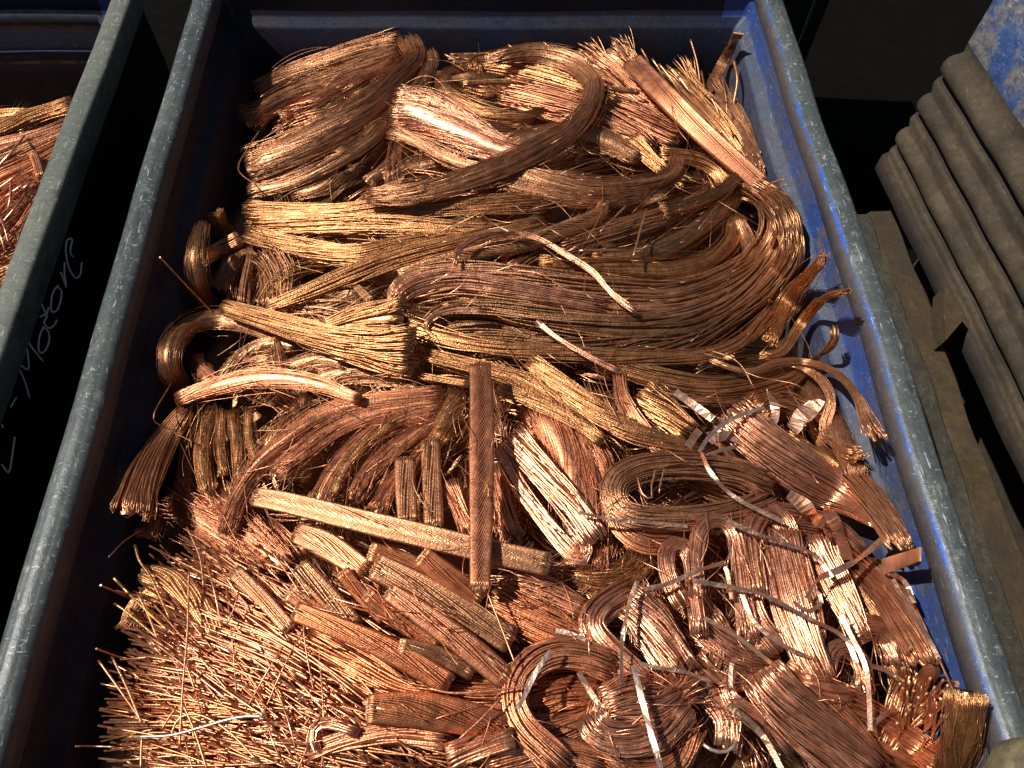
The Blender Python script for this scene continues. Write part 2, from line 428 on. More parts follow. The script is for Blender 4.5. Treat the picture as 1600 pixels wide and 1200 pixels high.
for y in ys:
    w = 0.0012 * math.sin(y * 11) + 0.0008 * math.sin(y * 47)
    rows.append(np.column_stack([prof[:, 0] + w, np.full(len(prof), y), prof[:, 1] + 0.0008 * np.sin(y * 17 + prof[:, 1] * 20)]))
for a in range(10, 91, 10):                                   # round the far corner
    rr = 0.03; a_ = math.radians(a)
    ins = prof[:, 0] - 0.7
    rows.append(np.column_stack([prof[:, 0] + rr * (1 - math.cos(a_)), np.full(len(prof), CY1 - 0.03 - ins * 0.0) + (rr - ins * 0.35) * math.sin(a_), prof[:, 1]]))
end = rows[-1].copy(); end[:, 0] = 1.7; rows.append(end)
K = len(prof); V = np.concatenate(rows); i = np.arange(len(rows) - 1)[:, None] * K; q = np.arange(K - 1)[None, :]
F = np.stack([i + q, i + K + q, i + K + q + 1, i + q + 1], -1)
b.add(V, F.reshape(-1, 4)); b.mi[-1] = np.tile(np.array(mis, np.int32), len(rows) - 1)
SHEAR = 0.07
for v_ in b.v: v_[:, 0] += SHEAR * (1.05 - v_[:, 1])
link('ribbed_wall', b.mesh('ribbed_wall', crate.location), [MUD, TOPM, RIMB, PAINT, RUST], crate)
b = Buf(); box_bm(b, 0.958, 1.7, CY0, CY1 + 0.02, 0.03, 0.1585)
link('lid', b.mesh('lid', crate.location), TOPM, crate)
b = Buf(); box_bm(b, 0.95, 1.69, CY0, CY1 - 0.02, FLOOR_Z + 0.02, 0.028)
link('body', b.mesh('body', crate.location), MUD, crate)

# boards lying in the gap between the bin and the crate
def board(name, label, x0, x1, y0, y1, z0, z1, m, n=50):
    b = Buf(); rows = []
    for i in range(n):
        y = y0 + (y1 - y0) * i / (n - 1); e = 0.003 * math.sin(y * 13 + x0 * 40) + 0.002 * math.sin(y * 41)
        c = 0.004
        rows.append([(x0 + e, y, z0), (x0 + e, y, z1 - c), (x0 + c + e, y, z1), (x1 - c - e, y, z1 + e * 0.4), (x1 - e, y, z1 - c), (x1 - e, y, z0)])
    V = np.array(rows); i = np.arange(n - 1)[:, None] * 6; q = np.arange(6)[None, :]; q2 = (q + 1) % 6
    b.add(V, np.stack([i + q, i + 6 + q, i + 6 + q2, i + q2], -1).reshape(-1, 4), False)
    for k in (0, (n - 1) * 6): b.f.append(np.array([[k + j for j in range(6)]]) + 0); b.sm.append(np.array([False])); b.mi.append(np.array([0], np.int32))
    o = ((x0 + x1) / 2, (y0 + y1) / 2, z0)
    return tag(link(name, b.mesh(name, o), m, None, o), label, 'board')
board('grimy_board', 'grimy olive board lying right beside the blue bin', 0.560, 0.664, -0.35, 0.90, -0.25, -0.190, OLIVE)
board('ochre_board', 'ochre painted board lying between the olive board and the crate', 0.668, 0.716, -0.35, 0.92, -0.27, -0.205, OCHRE)
# bracket block on the ochre board
o = PZ(1480, 500, -0.32); b = Buf()
A = [PZ(1455, 500, -0.203), PZ(1458, 465, -0.203), PZ(1490, 512, -0.203), PZ(1459, 548, -0.203)]
V = np.array([a for a in A] + [a + np.array([0.004, 0, 0.03]) for a in A]); 
b.add(V, [(0, 1, 5, 4), (1, 2, 6, 5), (2, 3, 7, 6), (3, 0, 4, 7), (4, 5, 6, 7)], False)
tag(link('bracket_block', b.mesh('bracket_block', A[0]), OCHRE, None, A[0]), 'small ochre block standing on the ochre board beside the crate', 'block')

# dark box behind the right rim
root = tag(bpy.data.objects.new('dark_box', None), 'dark grey box standing behind the far right corner of the blue bin', 'box'); COL.objects.link(root)
root.location = (0.66, 1.4, FLOOR_Z)
b = Buf(); box_bm(b, 0.560, 0.668, 1.36, 1.95, FLOOR_Z, 0.22)
link('box_body', b.mesh('box_body', root.location), DBOX, root)
b = Buf(); box_bm(b, 0.636, 0.642, 1.354, 1.3598, FLOOR_Z + .05, 0.21)
link('edge_trim', b.mesh('edge_trim', root.location), DUSTY, root)

# tan block on the rim at the near right corner
b = Buf(); c = PZ(1612, 1208, 0.015); n = 16
for zz in (0.004, 0.030, 0.036):
    rr = 0.030 if zz < 0.035 else 0.025
    a = np.arange(n) * 2 * np.pi / n
    b.v.append(np.column_stack([c[0] + rr * np.cos(a) * 1.1, c[1] + rr * np.sin(a), np.full(n, zz)])); b.t.append(np.full(n, .5)); b.n += n
k = np.arange(n); k2 = (k + 1) % n
for i in range(2): b.f.append(np.stack([i * n + k, i * n + k2, (i + 1) * n + k2, (i + 1) * n + k], -1)); b.sm.append(np.full(n, True)); b.mi.append(np.zeros(n, np.int32))
b.f.append((2 * n + k)[None]); b.sm.append(np.array([False])); b.mi.append(np.zeros(1, np.int32))
tag(link('mud_lump', b.mesh('mud_lump', c), TAN, None, c), 'round tan lump resting on the near end of the right rim', 'lump')
# ------------------------------------------------------------------ builders for the copper
DIRS = []            # (px, py, dpx, dpy, tint, lift): which way the traced pieces run, for the filling wires
CAMP = np.array([0, 0, CAM_H]); FWD = np.array([dX[2], dY[2], dZ[2]])
LIFT = 0.62

def path(pts, w, lift, S=None, seg=0.009, smin=8, smax=40):
    w = [w] * len(pts) if isinstance(w, (int, float)) else list(w)
    w = np.interp(np.linspace(0, 1, len(pts)), np.linspace(0, 1, len(w)), w)
    rows = []
    for i, p in enumerate(pts):
        lf = (p[2] if len(p) > 2 else lift) * LIFT
        q = P(p[0], p[1], lf); rows.append([*q, w[i] * ((q - CAMP) @ FWD) / FPX])
    A = np.array(rows)
    L = np.linalg.norm(np.diff(A[:, :3], axis=0), axis=1).sum()
    if S is None: S = int(np.clip(L / seg, smin, smax))
    D, L = catmull(A, S)
    return D[:, :3], np.maximum(D[:, 3], 0.001), L

def note(pts, tint, lift):
    for (a, b_) in zip(pts[:-1], pts[1:]):
        DIRS.append(((a[0] + b_[0]) / 2, (a[1] + b_[1]) / 2, b_[0] - a[0], b_[1] - a[1], tint, lift))

def frames(C):
    T = norm(np.gradient(C, axis=0))
    up = norm(norm(CAMP - C) * 0.6 + np.array([0, 0, 1.0]))
    Sd = np.cross(T, up); bad = np.linalg.norm(Sd, axis=1) < 0.15
    Sd[bad] = np.cross(T[bad], np.array([0.2, 1, 0.2])); Sd = norm(Sd)
    for i in range(1, len(Sd)):
        if Sd[i] @ Sd[i - 1] < 0: Sd[i] = -Sd[i]
    return T, Sd, norm(np.cross(Sd, T))

def at(C, Wd, Sd, N, s, u, v, flat):
    """Points at parameter s (n,S) with cross-section offsets u,v (in half widths)."""
    hi = XR + .014; lo = XL - .012 if C[:, 0].mean() > -.55 else -9
    x = np.clip(s, 0, 1) * (len(C) - 1); i = np.minimum(x.astype(int), len(C) - 2); f = (x - i)[..., None]
    g = lambda A: A[i] * (1 - f) + A[i + 1] * f
    W = (Wd[i] * (1 - f[..., 0]) + Wd[i + 1] * f[..., 0])[..., None] / 2
    out = g(C) + g(Sd) * u[..., None] * W + g(N) * v[..., None] * W * flat
    out[..., 0] = np.clip(out[..., 0], lo, hi)
    return out

def core(buf, C, Wd, Sd, N, flat, k=10, sc=0.70):
    S = len(C); a = np.arange(k) * 2 * np.pi / k
    e = np.minimum(1, np.minimum(np.linspace(0, 1, S), np.linspace(1, 0, S)) * 9 + 0.35)
    V = C[:, None] + Sd[:, None] * (np.cos(a) * sc)[None, :, None] * (Wd * e)[:, None, None] / 2 + N[:, None] * (np.sin(a) * sc * flat)[None, :, None] * (Wd * e)[:, None, None] / 2
    i = np.arange(S - 1)[:, None] * k; q = np.arange(k)[None, :]; q2 = (q + 1) % k
    buf.add(V, np.stack([i + q, i + q2, i + k + q2, i + k + q], -1).reshape(-1, 4), True, 0, 0.9)

def sinw(n, s, lo, hi):
    f = RNG.uniform(lo, hi, (n, 1)); p = RNG.random((n, 1))
    return np.sin(2 * np.pi * (f * s + p))

def finish(name, cat, label, buf, tint, pts, lift, group=None):
    note(pts, tint, lift)
    org = buf.v[0][0]
    return tag(link(name, buf.mesh(name, org), [M[tint], M['e']], None, org), label, cat, group), org

def hank(label, pts, w, tint='b', lift=0.03, n=None, rmm=0.48, flat=0.62, locks=7, twist=0.35, mess=0.07, fray=(0.25, 0.25), jit=0.05, stray=7, name='copper_hank', cat='wire hank'):
    """Soft hank of hair-fine wire made of a few locks."""
    C, Wd, L = path(pts, w, lift); T, Sd, N = frames(C)
    wm = float(np.mean(w)); n = int(np.clip((n or wm * 2.7) * 1.25, 50, 240)); rmm *= 0.88; S = len(C)
    buf = Buf(); core(buf, C, Wd, Sd, N, flat)
    s0 = RNG.random(n) ** 2 * jit; s1 = 1 - RNG.random(n) ** 2 * jit
    s = s0[:, None] + (s1 - s0)[:, None] * np.linspace(0, 1, S)
    lk = RNG.integers(0, locks, n)
    la = np.radians(np.linspace(-8, 188, locks) + RNG.uniform(-12, 12, locks)); lr = RNG.uniform(0.40, 0.66, locks)
    lph, lf = RNG.random(locks), RNG.uniform(0.35, 1.0, locks)
    tw = twist * RNG.choice([-1, 1])
    ang = la[lk][:, None] + 0.35 * np.sin(2 * np.pi * (lf[lk][:, None] * s + lph[lk][:, None])) + tw * (s - 0.5) * 1.4
    cu, cv = lr[lk][:, None] * np.cos(ang), lr[lk][:, None] * np.sin(ang)
    ta = RNG.random((n, 1)) * 2 * np.pi + s * 2 * np.pi * tw * 1.5; tr = np.sqrt(RNG.random((n, 1))) * 0.36
    fr = 1 + fray[0] * sstep(0.16, 0, s) * RNG.random((n, 1)) * 1.6 + fray[1] * sstep(0.84, 1, s) * RNG.random((n, 1)) * 1.6
    cyc = max(0.7, L / max(np.mean(Wd), 0.004) * 0.2)
    u = (cu + tr * np.cos(ta) + mess * sinw(n, s, 0.4 * cyc, cyc)) * fr
    v = (cv + tr * np.sin(ta) + mess * sinw(n, s, 0.4 * cyc, cyc)) * fr
    tone = np.clip(RNG.random(locks)[lk] * 0.55 + RNG.random(n) * 0.45, 0, 1)
    tubes(buf, at(C, Wd, Sd, N, s, u, np.maximum(v, -0.55), flat), rmm * 1e-3 * RNG.uniform(0.75, 1.25, n), 3, N[None], tone, capmi=1)
    o, org = finish(name, cat, label, buf, tint, pts, lift)
    if stray:
        b2 = Buf(); m = stray
        s = RNG.uniform(0, 0.5, (m, 1)) + RNG.uniform(0.3, 0.65, (m, 1)) * np.linspace(0, 1, 12)
        a = RNG.uniform(0, np.pi, (m, 1)) + RNG.normal(0, 0.8, (m, 1)) * s
        r = 1.0 + 0.5 * RNG.random((m, 1)) * np.sin(np.pi * np.linspace(0, 1, 12)) + 0.9 * RNG.random((m, 1)) ** 2 * np.linspace(0, 1, 12) ** 2
        tubes(b2, at(C, Wd, Sd, N, s, r * np.cos(a), r * np.sin(a), flat), np.full(m, 0.32e-3), 3, None)
        link('stray_wires', b2.mesh('stray_wires', org), M[tint], o)
    return o

def skein(label, pts, w, tint='o', lift=0.03, n=None, rmm=1.0, flat=0.6, twist=0.15, mess=0.12, fray=(0.2, 0.2), jit=0.06, name='copper_skein', cat='wire skein', k=4, stray=0, csc=0.62, div=0.0):
    """Bunch of medium wires lying side by side."""
    C, Wd, L = path(pts, w, lift); T, Sd, N = frames(C)
    wm = float(np.mean(w)); n = n or int(np.clip(wm * 1.5 / rmm, 14, 130)); S = len(C)
    buf = Buf(); core(buf, C, Wd, Sd, N, flat, sc=csc)
    s0 = RNG.random(n) ** 1.5 * jit; s1 = 1 - RNG.random(n) ** 1.5 * jit
    s = s0[:, None] + (s1 - s0)[:, None] * np.linspace(0, 1, S)
    a0 = np.radians(RNG.uniform(-25, 205, (n, 1))); rr = np.sqrt(RNG.uniform(0.45, 1, (n, 1))) * 0.97
    cyc = max(0.6, L / max(np.mean(Wd), 0.004) * 0.14)
    a = a0 + twist * (s - 0.5) * 2 * np.pi + 0.10 * sinw(n, s, 0.3, cyc)
    u0, v0 = RNG.normal(0, div, (n, 1)) * (s - .3), np.abs(RNG.normal(0, div * .5, (n, 1))) * (s - .2)
    fr = 1 + fray[0] * sstep(0.25, 0, s) * RNG.random((n, 1)) * 2 + fray[1] * sstep(0.75, 1, s) * RNG.random((n, 1)) * 2
    u = (rr * np.cos(a) + u0 + mess * sinw(n, s, 0.3, cyc)) * fr
    v = (rr * np.sin(a) + v0 + mess * sinw(n, s, 0.3, cyc)) * fr
    tubes(buf, at(C, Wd, Sd, N, s, u, np.maximum(v, -0.6), flat), rmm * 1e-3 * RNG.uniform(0.85, 1.15, n), k, N[None], None, capmi=1)
    o, org = finish(name, cat, label, buf, tint, pts, lift)
    if stray:
        b2 = Buf(); m = stray
        s = RNG.uniform(0, 0.6, (m, 1)) + RNG.uniform(0.25, 0.5, (m, 1)) * np.linspace(0, 1, 12)
        a = RNG.uniform(0, np.pi, (m, 1)); r = 1.05 + 0.6 * RNG.random((m, 1)) * np.sin(np.pi * np.linspace(0, 1, 12))
        tubes(b2, at(C, Wd, Sd, N, s, r * np.cos(a), r * np.sin(a), flat), np.full(m, 0.8e-3 * rmm), 4, None)
        link('stray_wires', b2.mesh('stray_wires', org), M[tint], o)
    return o

def straw(label, tip, spread, ang, n, tint='o', sd=9, lift=(0.02, 0.12), length=(150, 320), rmm=1.15, name='straw_fan', cat='wire straw'):
    """Loose straight cut wires thrown on one another, tips pointing roughly one way."""
    buf = Buf(); S = 6; Cs = []
    for _ in range(n):
        x, y = RNG.normal(tip[0], spread[0]), RNG.normal(tip[1], spread[1]); a = math.radians(RNG.normal(ang, sd)); L = RNG.uniform(*length)
        l0, l1 = RNG.uniform(*lift), RNG.uniform(*lift); bx, by = x - math.cos(a) * L, y - math.sin(a) * L
        b_ = RNG.normal(0, .018) * L
        A = np.array([P(bx, by, l0 * LIFT), P((x + bx) / 2 - math.sin(a) * b_, (y + by) / 2 + math.cos(a) * b_, (l0 + l1) / 2 * LIFT + .003), P(x, y, l1 * LIFT)])
        if A[:, 0].min() < XL + .003 or A[:, 1].min() < 0.03: continue
        Cs.append(catmull(A, S)[0])
    Cs = np.array(Cs)
    tubes(buf, Cs, rmm * 1e-3 * RNG.uniform(.8, 1.25, len(Cs)), 5, None, None, capmi=1)
    c, s_ = math.cos(math.radians(ang)), math.sin(math.radians(ang)); m = sum(length) / 2
    o, org = finish(name, cat, label, buf, tint, [(tip[0] - c * m, tip[1] - s_ * m), tip], lift[1])
    return o

def cable(label, pts, w, tint='o', lift=0.05, n=26, flat=0.5, turns=2.2, name='cable_piece', cat='cable piece', sq=0.75, jit=0.006, tilt=0.0):
    """Compact stranded conductor: strands laid in a helix, ends cut square."""
    n = int(n * 1.3)
    if tilt: pts = [(p[0], p[1], lift + tilt * (1 - 2 * i / (len(pts) - 1))) for i, p in enumerate(pts)]
    C, Wd, L = path(pts, w, lift, seg=0.0055, smin=16, smax=56); T, Sd, N = frames(C); S = len(C)
    buf = Buf(); core(buf, C, Wd, Sd, N, flat, sc=0.72)
    s0 = RNG.random(n) * jit; s1 = 1 - RNG.random(n) * jit
    s = s0[:, None] + (s1 - s0)[:, None] * np.linspace(0, 1, S)
    tpm = turns * L / 0.25
    a = (np.arange(n) / n)[:, None] * 2 * np.pi - s * 2 * np.pi * tpm * 0.5 + 0.004 * sinw(n, s, 1, 2)
    rs = float(np.mean(Wd)) / 2 * np.pi / n * 0.88
    sg = lambda x: np.sign(x) * np.abs(x) ** sq
    q = 1 - rs / (np.mean(Wd) / 2)
    tubes(buf, at(C, Wd, Sd, N, s, sg(np.cos(a)) * q, sg(np.sin(a)) * q, flat), np.full((n, S), 1.0) * rs * (Wd / np.mean(Wd))[None], 5, N[None], None, capmi=1)
    o, org = finish(name, cat, label, buf, tint, pts, lift)
    for e in (0, S - 1):                                       # the cut faces: little wire ends
        b2 = Buf(); m = 44; aa = RNG.random(m) * 6.28; r_ = np.sqrt(RNG.random(m)) * 0.8
        ctr = C[e] + Sd[e] * (sg(np.cos(aa)) * r_)[:, None] * Wd[e] / 2 + N[e] * (sg(np.sin(aa)) * r_)[:, None] * Wd[e] / 2 * flat
        d = T[e] * (-1 if e == 0 else 1)
        l0 = np.stack([ctr - d * 0.008, ctr + d * RNG.uniform(0.0002, 0.0018, m)[:, None]], 1)
        tubes(b2, l0, np.full(m, rs * 0.95), 5, N[e], capmi=0)
        link('cut_end', b2.mesh('cut_end', org), M['e'], o)
    return o

def strip(label, pts, w, tint='s', lift=0.06, thick=0.45, roll=0, crink=30, name='copper_strip', cat='metal strip', seg=0.007, tws=0):
    """Flat thin metal strip with creases."""
    w = np.array(w) * (0.62 if thick < 1 else 1.0) if not isinstance(w, list) else w
    w = float(w) if not isinstance(w, list) else w
    C, Wd, L = path(pts, w, lift, seg=seg, smin=5, smax=60); T, Sd, N = frames(C); S = len(C)
    ra = np.radians(roll + tws * np.linspace(0, 1, S) + np.interp(np.arange(S), np.arange(0, S + 3, 3), RNG.normal(0, crink, len(np.arange(0, S + 3, 3)))))[:, None]
    s_ = Sd * np.cos(ra) + N * np.sin(ra); n_ = -Sd * np.sin(ra) + N * np.cos(ra)
    h = thick * 1e-3 / 2; W = (Wd / 2)[:, None]
    V = np.stack([C - s_ * W - n_ * h, C + s_ * W - n_ * h, C + s_ * W + n_ * h, C - s_ * W + n_ * h], 1)
    buf = Buf(); i = np.arange(S - 1)[:, None] * 4; q = np.arange(4)[None]; q2 = (q + 1) % 4
    buf.add(V, np.stack([i + q, i + q2, i + 4 + q2, i + 4 + q], -1).reshape(-1, 4), False, 0, np.repeat(RNG.random(S), 4))
    for e in (0, S - 1): buf.f.append(np.array([[e * 4 + j for j in range(4)]])); buf.sm.append(np.array([False])); buf.mi.append(np.array([1], np.int32))
    org = C[0]
    return tag(link(name, buf.mesh(name, org), [M[tint], M['e']], None, org), label, cat)

def wire(label, pts, w=3.0, tint='o', lift=0.06, group=None, name='loose_wire', cat='loose wire'):
    C, Wd, L = path(pts, w, lift, seg=0.006, smin=6, smax=40)
    buf = Buf(); tubes(buf, C[None], (Wd / 2)[None] , 6, None, RNG.random(1), capmi=1)
    org = C[0]
    return tag(link(name, buf.mesh(name, org), [M[tint], M['e']], None, org), label, cat, group)
# ------------------------------------------------------------------ far end: soft hanks
hank('upper arm of the far left hank bent over at its knot', [(398,142),(450,116),(520,92),(580,75),(628,64)], [30,40,46], 'b', .05)
hank('far left hank arm ending in a square fan in shadow', [(384,196),(450,152),(530,120),(600,94),(632,80)], [52,36,40], 'b', .04, fray=(.5,.1))
hank('narrow dark orange hank squeezed between the far left hank arms', [(440,185),(505,148),(570,115),(617,95)], 28, 'o', .035)
hank('wide soft hank sweeping from the far left knot down to the shadowed wall', [(388,268),(450,242),(520,205),(580,165),(622,122),(648,90),(636,62)], [74,80,76,62,52,46,36], 'b', .065, n=185, stray=14)
hank('short flap of hank hanging right of the far left knot', [(668,80),(674,100),(657,130),(618,165)], [24,30,26,18], 'b', .05)
hank('thin bright lower edge hank under the wide far left hank', [(388,300),(450,288),(520,258),(580,218),(602,190)], [26,26,22], 'b', .045)
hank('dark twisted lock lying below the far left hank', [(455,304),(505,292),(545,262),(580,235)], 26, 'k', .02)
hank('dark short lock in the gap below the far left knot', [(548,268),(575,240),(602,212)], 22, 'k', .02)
hank('brown short lock crossing the gap beside the lavender sheened hank', [(572,285),(610,255),(635,222)], 24, 'b', .02)
hank('dim brown lock filling the hollow right of the far left knot', [(600,280),(640,262),(690,255)], 26, 'b', .015)
hank('broad brush hank with lavender sheen beside the far left knot', [(618,168),(660,178),(720,205),(780,232),(845,252)], [74,88,74,54,40], 'p', .06, n=185, rmm=.42, stray=14, jit=.02)
hank('thin straggly lock under the lavender sheened hank', [(610,205),(650,222),(700,248),(760,266)], [26,24,20], 'b', .05, stray=14)
hank('brown S shaped hank arching over the far heap', [(758,96),(830,84),(890,98),(925,128),(920,166),(890,203),(837,236),(781,262),(706,288),(640,303),(572,306)], [18,30,38,40,38,44,50,54,50,42,26], 'b', .095, n=170, stray=12)
hank('curled bright lock looping left behind the S shaped hank', [(738,106),(702,114),(693,134),(715,156),(760,176),(815,182),(852,172)], [16,22,26,30,28,22,12], 'g', .05)
skein('golden folded wire loop at the far end left of the S shaped hank', [(742,112),(748,98),(790,103),(850,118),(905,138),(962,164)], [16,26,32,34,30], 'g', .055, rmm=.9)
cable('thin straight cable piece with one cut end under the golden loop', [(725,131),(770,128),(830,128)], 9, 'g', .06, n=12, flat=.9)
cable('thin shiny twisted cable right of the S shaped hank', [(935,137),(965,140),(998,144)], 9, 'g', .07, n=12, flat=.9, turns=5)
skein('orange wires slanting under the S shaped hank', [(785,138),(850,157),(920,180),(985,214),(1015,238)], [44,54,52,36], 'o', .03, rmm=.9, mess=.2)
skein('bright orange wires beside the flat brush at the far right', [(905,145),(950,165),(1010,195),(1060,225)], [40,54,44], 'o', .03, rmm=.9, mess=.2)
hank('smooth brown hank lying below the bend of the S shaped hank', [(790,226),(850,212),(910,208),(960,226),(1000,250)], [36,50,46,26], 'b', .045)
hank('smooth pinkish hank running right into a hooked end', [(796,268),(860,286),(930,296),(1000,290),(1048,274),(1058,246)], [30,44,44,40,30,22], 'b', .07, n=150)
hank('lower brown hank beneath the hooked pinkish hank', [(784,290),(850,305),(920,314),(990,306),(1040,284),(1064,262)], [20,34,34,28,20], 'b', .06)
skein('short gold wires between the hooked hank and the flat brush', [(985,215),(1012,245),(1040,272)], [26,24,18], 'g', .05, rmm=.9)
cable('long flat brush of wire with square end at the far right', [(988,96),(1040,150),(1090,200),(1140,245),(1190,288)], [34,36,36,34,30], 'o', .10, n=34, flat=.4, turns=.15)
skein('spiky orange fan pointing at the back wall', [(905,82),(945,110),(985,145),(1030,180)], [44,44,40,32], 'o', .03, rmm=.9, fray=(.5,.1), jit=.2)
skein('coarse bristling wires left of the flat brush top', [(950,78),(985,110),(1030,160),(1065,210)], [50,42,34], 'b', .04, rmm=.9, fray=(.6,.1), jit=.2)
skein('coarse gold wires right of the flat brush', [(1045,110),(1095,170),(1130,215),(1165,262)], [56,50,44,24], 'g', .05, rmm=1.0, fray=(.5,.1), jit=.25)
skein('wires leaning on the right wall beside the flat brush', [(1112,130),(1140,175),(1162,215),(1186,272)], [34,40,36,22], 'b', .06, rmm=.9, fray=(.5,.1), jit=.2)
skein('gold wires curling out from under the flat brush end', [(1030,242),(1080,248),(1120,268),(1136,300),(1128,330)], [24,26,24], 'g', .045, rmm=.9)
skein('small dark wires behind the S shaped hank at the far edge', [(700,92),(760,88),(830,76),(900,84)], [14,18,22], 'k', .03, rmm=.7, jit=.3)
strip('reddish brown strip standing in the far right corner', [(1106,140),(1130,97),(1154,52)], 16, 'k', .07, thick=3.0, crink=3)

# ------------------------------------------------------------------ middle: long golden hanks and the great U bend
skein('topmost golden hank lying straight across the middle', [(382,323),(450,330),(530,333),(620,325),(720,322),(800,320),(862,318)], [22,30,36,36,34,24], 'g', .05, rmm=.68, n=84, mess=.15, twist=.3)
skein('second golden hank under the topmost straight one', [(386,346),(460,349),(550,350),(640,355),(720,362),(800,364),(852,360)], [26,34,34,32,24], 'g', .05, rmm=.68, n=84, mess=.15, twist=.3)
skein('third golden hank sagging at the left of the straight hanks', [(386,364),(440,380),(500,393),(560,399),(620,386),(700,370),(765,352)], [24,34,36,32,24], 'g', .045, rmm=.68, n=84, mess=.15, twist=.3)
skein('long golden strands rising diagonally from lower left to the middle', [(412,483),(470,460),(540,432),(620,405),(700,386),(780,366),(852,350)], [14,24,34,36,32,22], 'g', .065, rmm=.95, n=54)
cable('bent golden cable ending in a loop below the hooked hank', [(625,430),(690,411),(760,393),(830,378),(890,356),(935,336),(944,316)], [22,26,28,28,24,18], 'g', .07, n=18, flat=.7)
skein('short dark strands behind the bent golden cable', [(790,420),(825,400),(870,378),(920,352)], [30,34,26], 'b', .04, rmm=.95)
hank('golden hank feeding the great U bend from the middle', [(842,413),(910,416),(980,421),(1050,424),(1108,408),(1144,374),(1150,338)], [26,36,42,42,38,28], 'g', .06)
skein('brown strands rising right behind the great U bend', [(872,382),(940,366),(1000,350),(1060,332),(1112,304)], [26,34,34,24], 'b', .05, rmm=.9)
hank('dark brown hank inside the great U bend', [(1144,302),(1112,340),(1060,378),(1000,398),(925,404)], [40,46,42,24], 'k', .055)
skein('outermost upper strands of the great U bend', [(612,486),(614,456),(642,436),(690,427),(760,428),(850,441),(950,457),(1050,462),(1130,442),(1190,400),(1214,355),(1200,312),(1160,284)], [22,26,34,40,46,50,48,44,40,30], 'b', .075, rmm=1.55, n=38, twist=.45, mess=.19)
skein('pinkish strands at the loop end of the great U bend', [(616,470),(650,447),(710,437),(790,448),(870,463),(950,478)], [20,30,32,22], 'p', .088, rmm=.9)
skein('second lane of brown strands in the great U bend', [(640,462),(720,450),(820,464),(920,482),(1020,492),(1110,476),(1180,430),(1222,376),(1222,330),(1186,292)], [30,40,46,50,48,44,34], 'b', .07, rmm=1.55, n=38, twist=.45, mess=.19)
skein('third lane of brown strands in the great U bend', [(660,508),(690,484),(760,482),(830,494),(920,508),(1010,516),(1090,506),(1170,460),(1226,402),(1236,350),(1204,304)], [16,24,36,46,50,48,44,34], 'k', .062, rmm=1.55, n=36, twist=.45, mess=.19)
skein('outer lower brown strands of the great U bend', [(700,528),(780,532),(870,546),(960,549),(1060,536),(1140,500),(1200,456),(1238,402),(1240,352)], [24,34,42,46,46,40,32], 'k', .05, rmm=1.55, n=34, twist=.45, mess=.19)
skein('golden hank along the lower edge of the great U bend', [(614,490),(650,511),(720,533),(800,546),(900,553),(1000,559),(1100,556),(1160,536),(1212,488)], [22,28,30,28,26,24], 'g', .075, rmm=.9, n=34, mess=.15, twist=.4)
skein('golden wires on the right shoulder of the great U bend', [(1146,288),(1194,308),(1228,350),(1239,396),(1222,432),(1188,462)], [30,40,40,34], 'g', .055, rmm=1.1)
hank('small dark hank with frayed tip above the great U bend', [(1034,331),(1085,318),(1130,296),(1152,272)], [22,28,26], 'k', .085, fray=(.5,.1))
hank('brown lock standing behind the great U bend at the right wall', [(1150,340),(1170,380),(1168,420),(1130,450)], [26,30,26], 'b', .072)
skein('thin strand looping high over the golden strands', [(710,416),(719,387),(756,366),(798,362),(841,373),(883,396),(926,425),(954,456),(997,490)], 9, 'p', .115, n=10, rmm=.8)
skein('thin pinkish strand crossing the lower great U bend', [(838,501),(869,527),(912,553),(970,582)], 8, 'p', .10, n=9, rmm=.8)
skein('loose short strand arching inside the loop of the great U bend', [(662,512),(680,492),(715,484),(760,486)], 8, 'p', .095, n=9, rmm=.8)
skein('dark strands in the hollow of the great U bend', [(650,520),(720,508),(800,515),(880,525)], [24,30,24], 'k', .03, rmm=.9)

skein('bright golden brush with square cut end at mid left', [(348,478),(420,501),(505,526),(580,541),(648,549)], [24,34,46,58,66], 'g', .10, rmm=.75, n=100, mess=.12, fray=(.1,.35), jit=.03)
skein('golden fan spreading right above the golden brush', [(500,509),(562,499),(632,502)], [14,48,80], 'g', .09, rmm=.75, n=90, mess=.12, fray=(0,.3), jit=.03)
skein('golden lock ending right below the golden brush', [(520,549),(580,566),(648,582)], [20,28,32], 'g', .08, rmm=.9, mess=.14)
hank('brown arc shaped hank curving by the left wall', [(280,608),(265,570),(272,535),(300,509),(345,500),(395,512),(432,530)], [32,42,44,42,36,22], 'b', .05)
hank('brown lock curving under the golden brush', [(340,597),(370,563),(415,537),(462,540)], [22,26,22], 'b', .05)
hank('small hanging wedge lock below the golden brush', [(432,530),(437,558),(442,592)], [8,22,34], 'b', .06)
skein('thin upright strand left of the dim upright brush', [(392,396),(381,435),(374,474)], 10, 'b', .05, n=12, rmm=.8)
skein('dim upright brush of coarse strands at mid left', [(430,398),(438,435),(426,484)], [56,60,44], 'b', .025, rmm=1.0, fray=(.2,.2))
cable('short cut cable stub in the shade near the left wall', [(314,406),(340,392),(374,373)], 26, 'b', .04, n=18, flat=.7, turns=.4)
skein('pale short flat lock in the shade near the left wall', [(340,454),(355,426),(374,404)], [30,30,22], 'b', .03, rmm=.7)
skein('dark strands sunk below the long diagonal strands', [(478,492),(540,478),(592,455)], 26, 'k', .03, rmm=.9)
cable('tiny dark cable stub standing in a gap at the middle', [(552,442),(565,456),(580,470)], 14, 'k', .045, n=12, flat=.9, turns=.3)
hank('brown hank running beneath the golden brush tip', [(380,602),(440,576),(500,560),(545,570)], [20,26,22], 'b', .05)
hank('wide brown hank under the golden lock', [(490,592),(560,582),(645,598)], [30,42,36], 'b', .035)
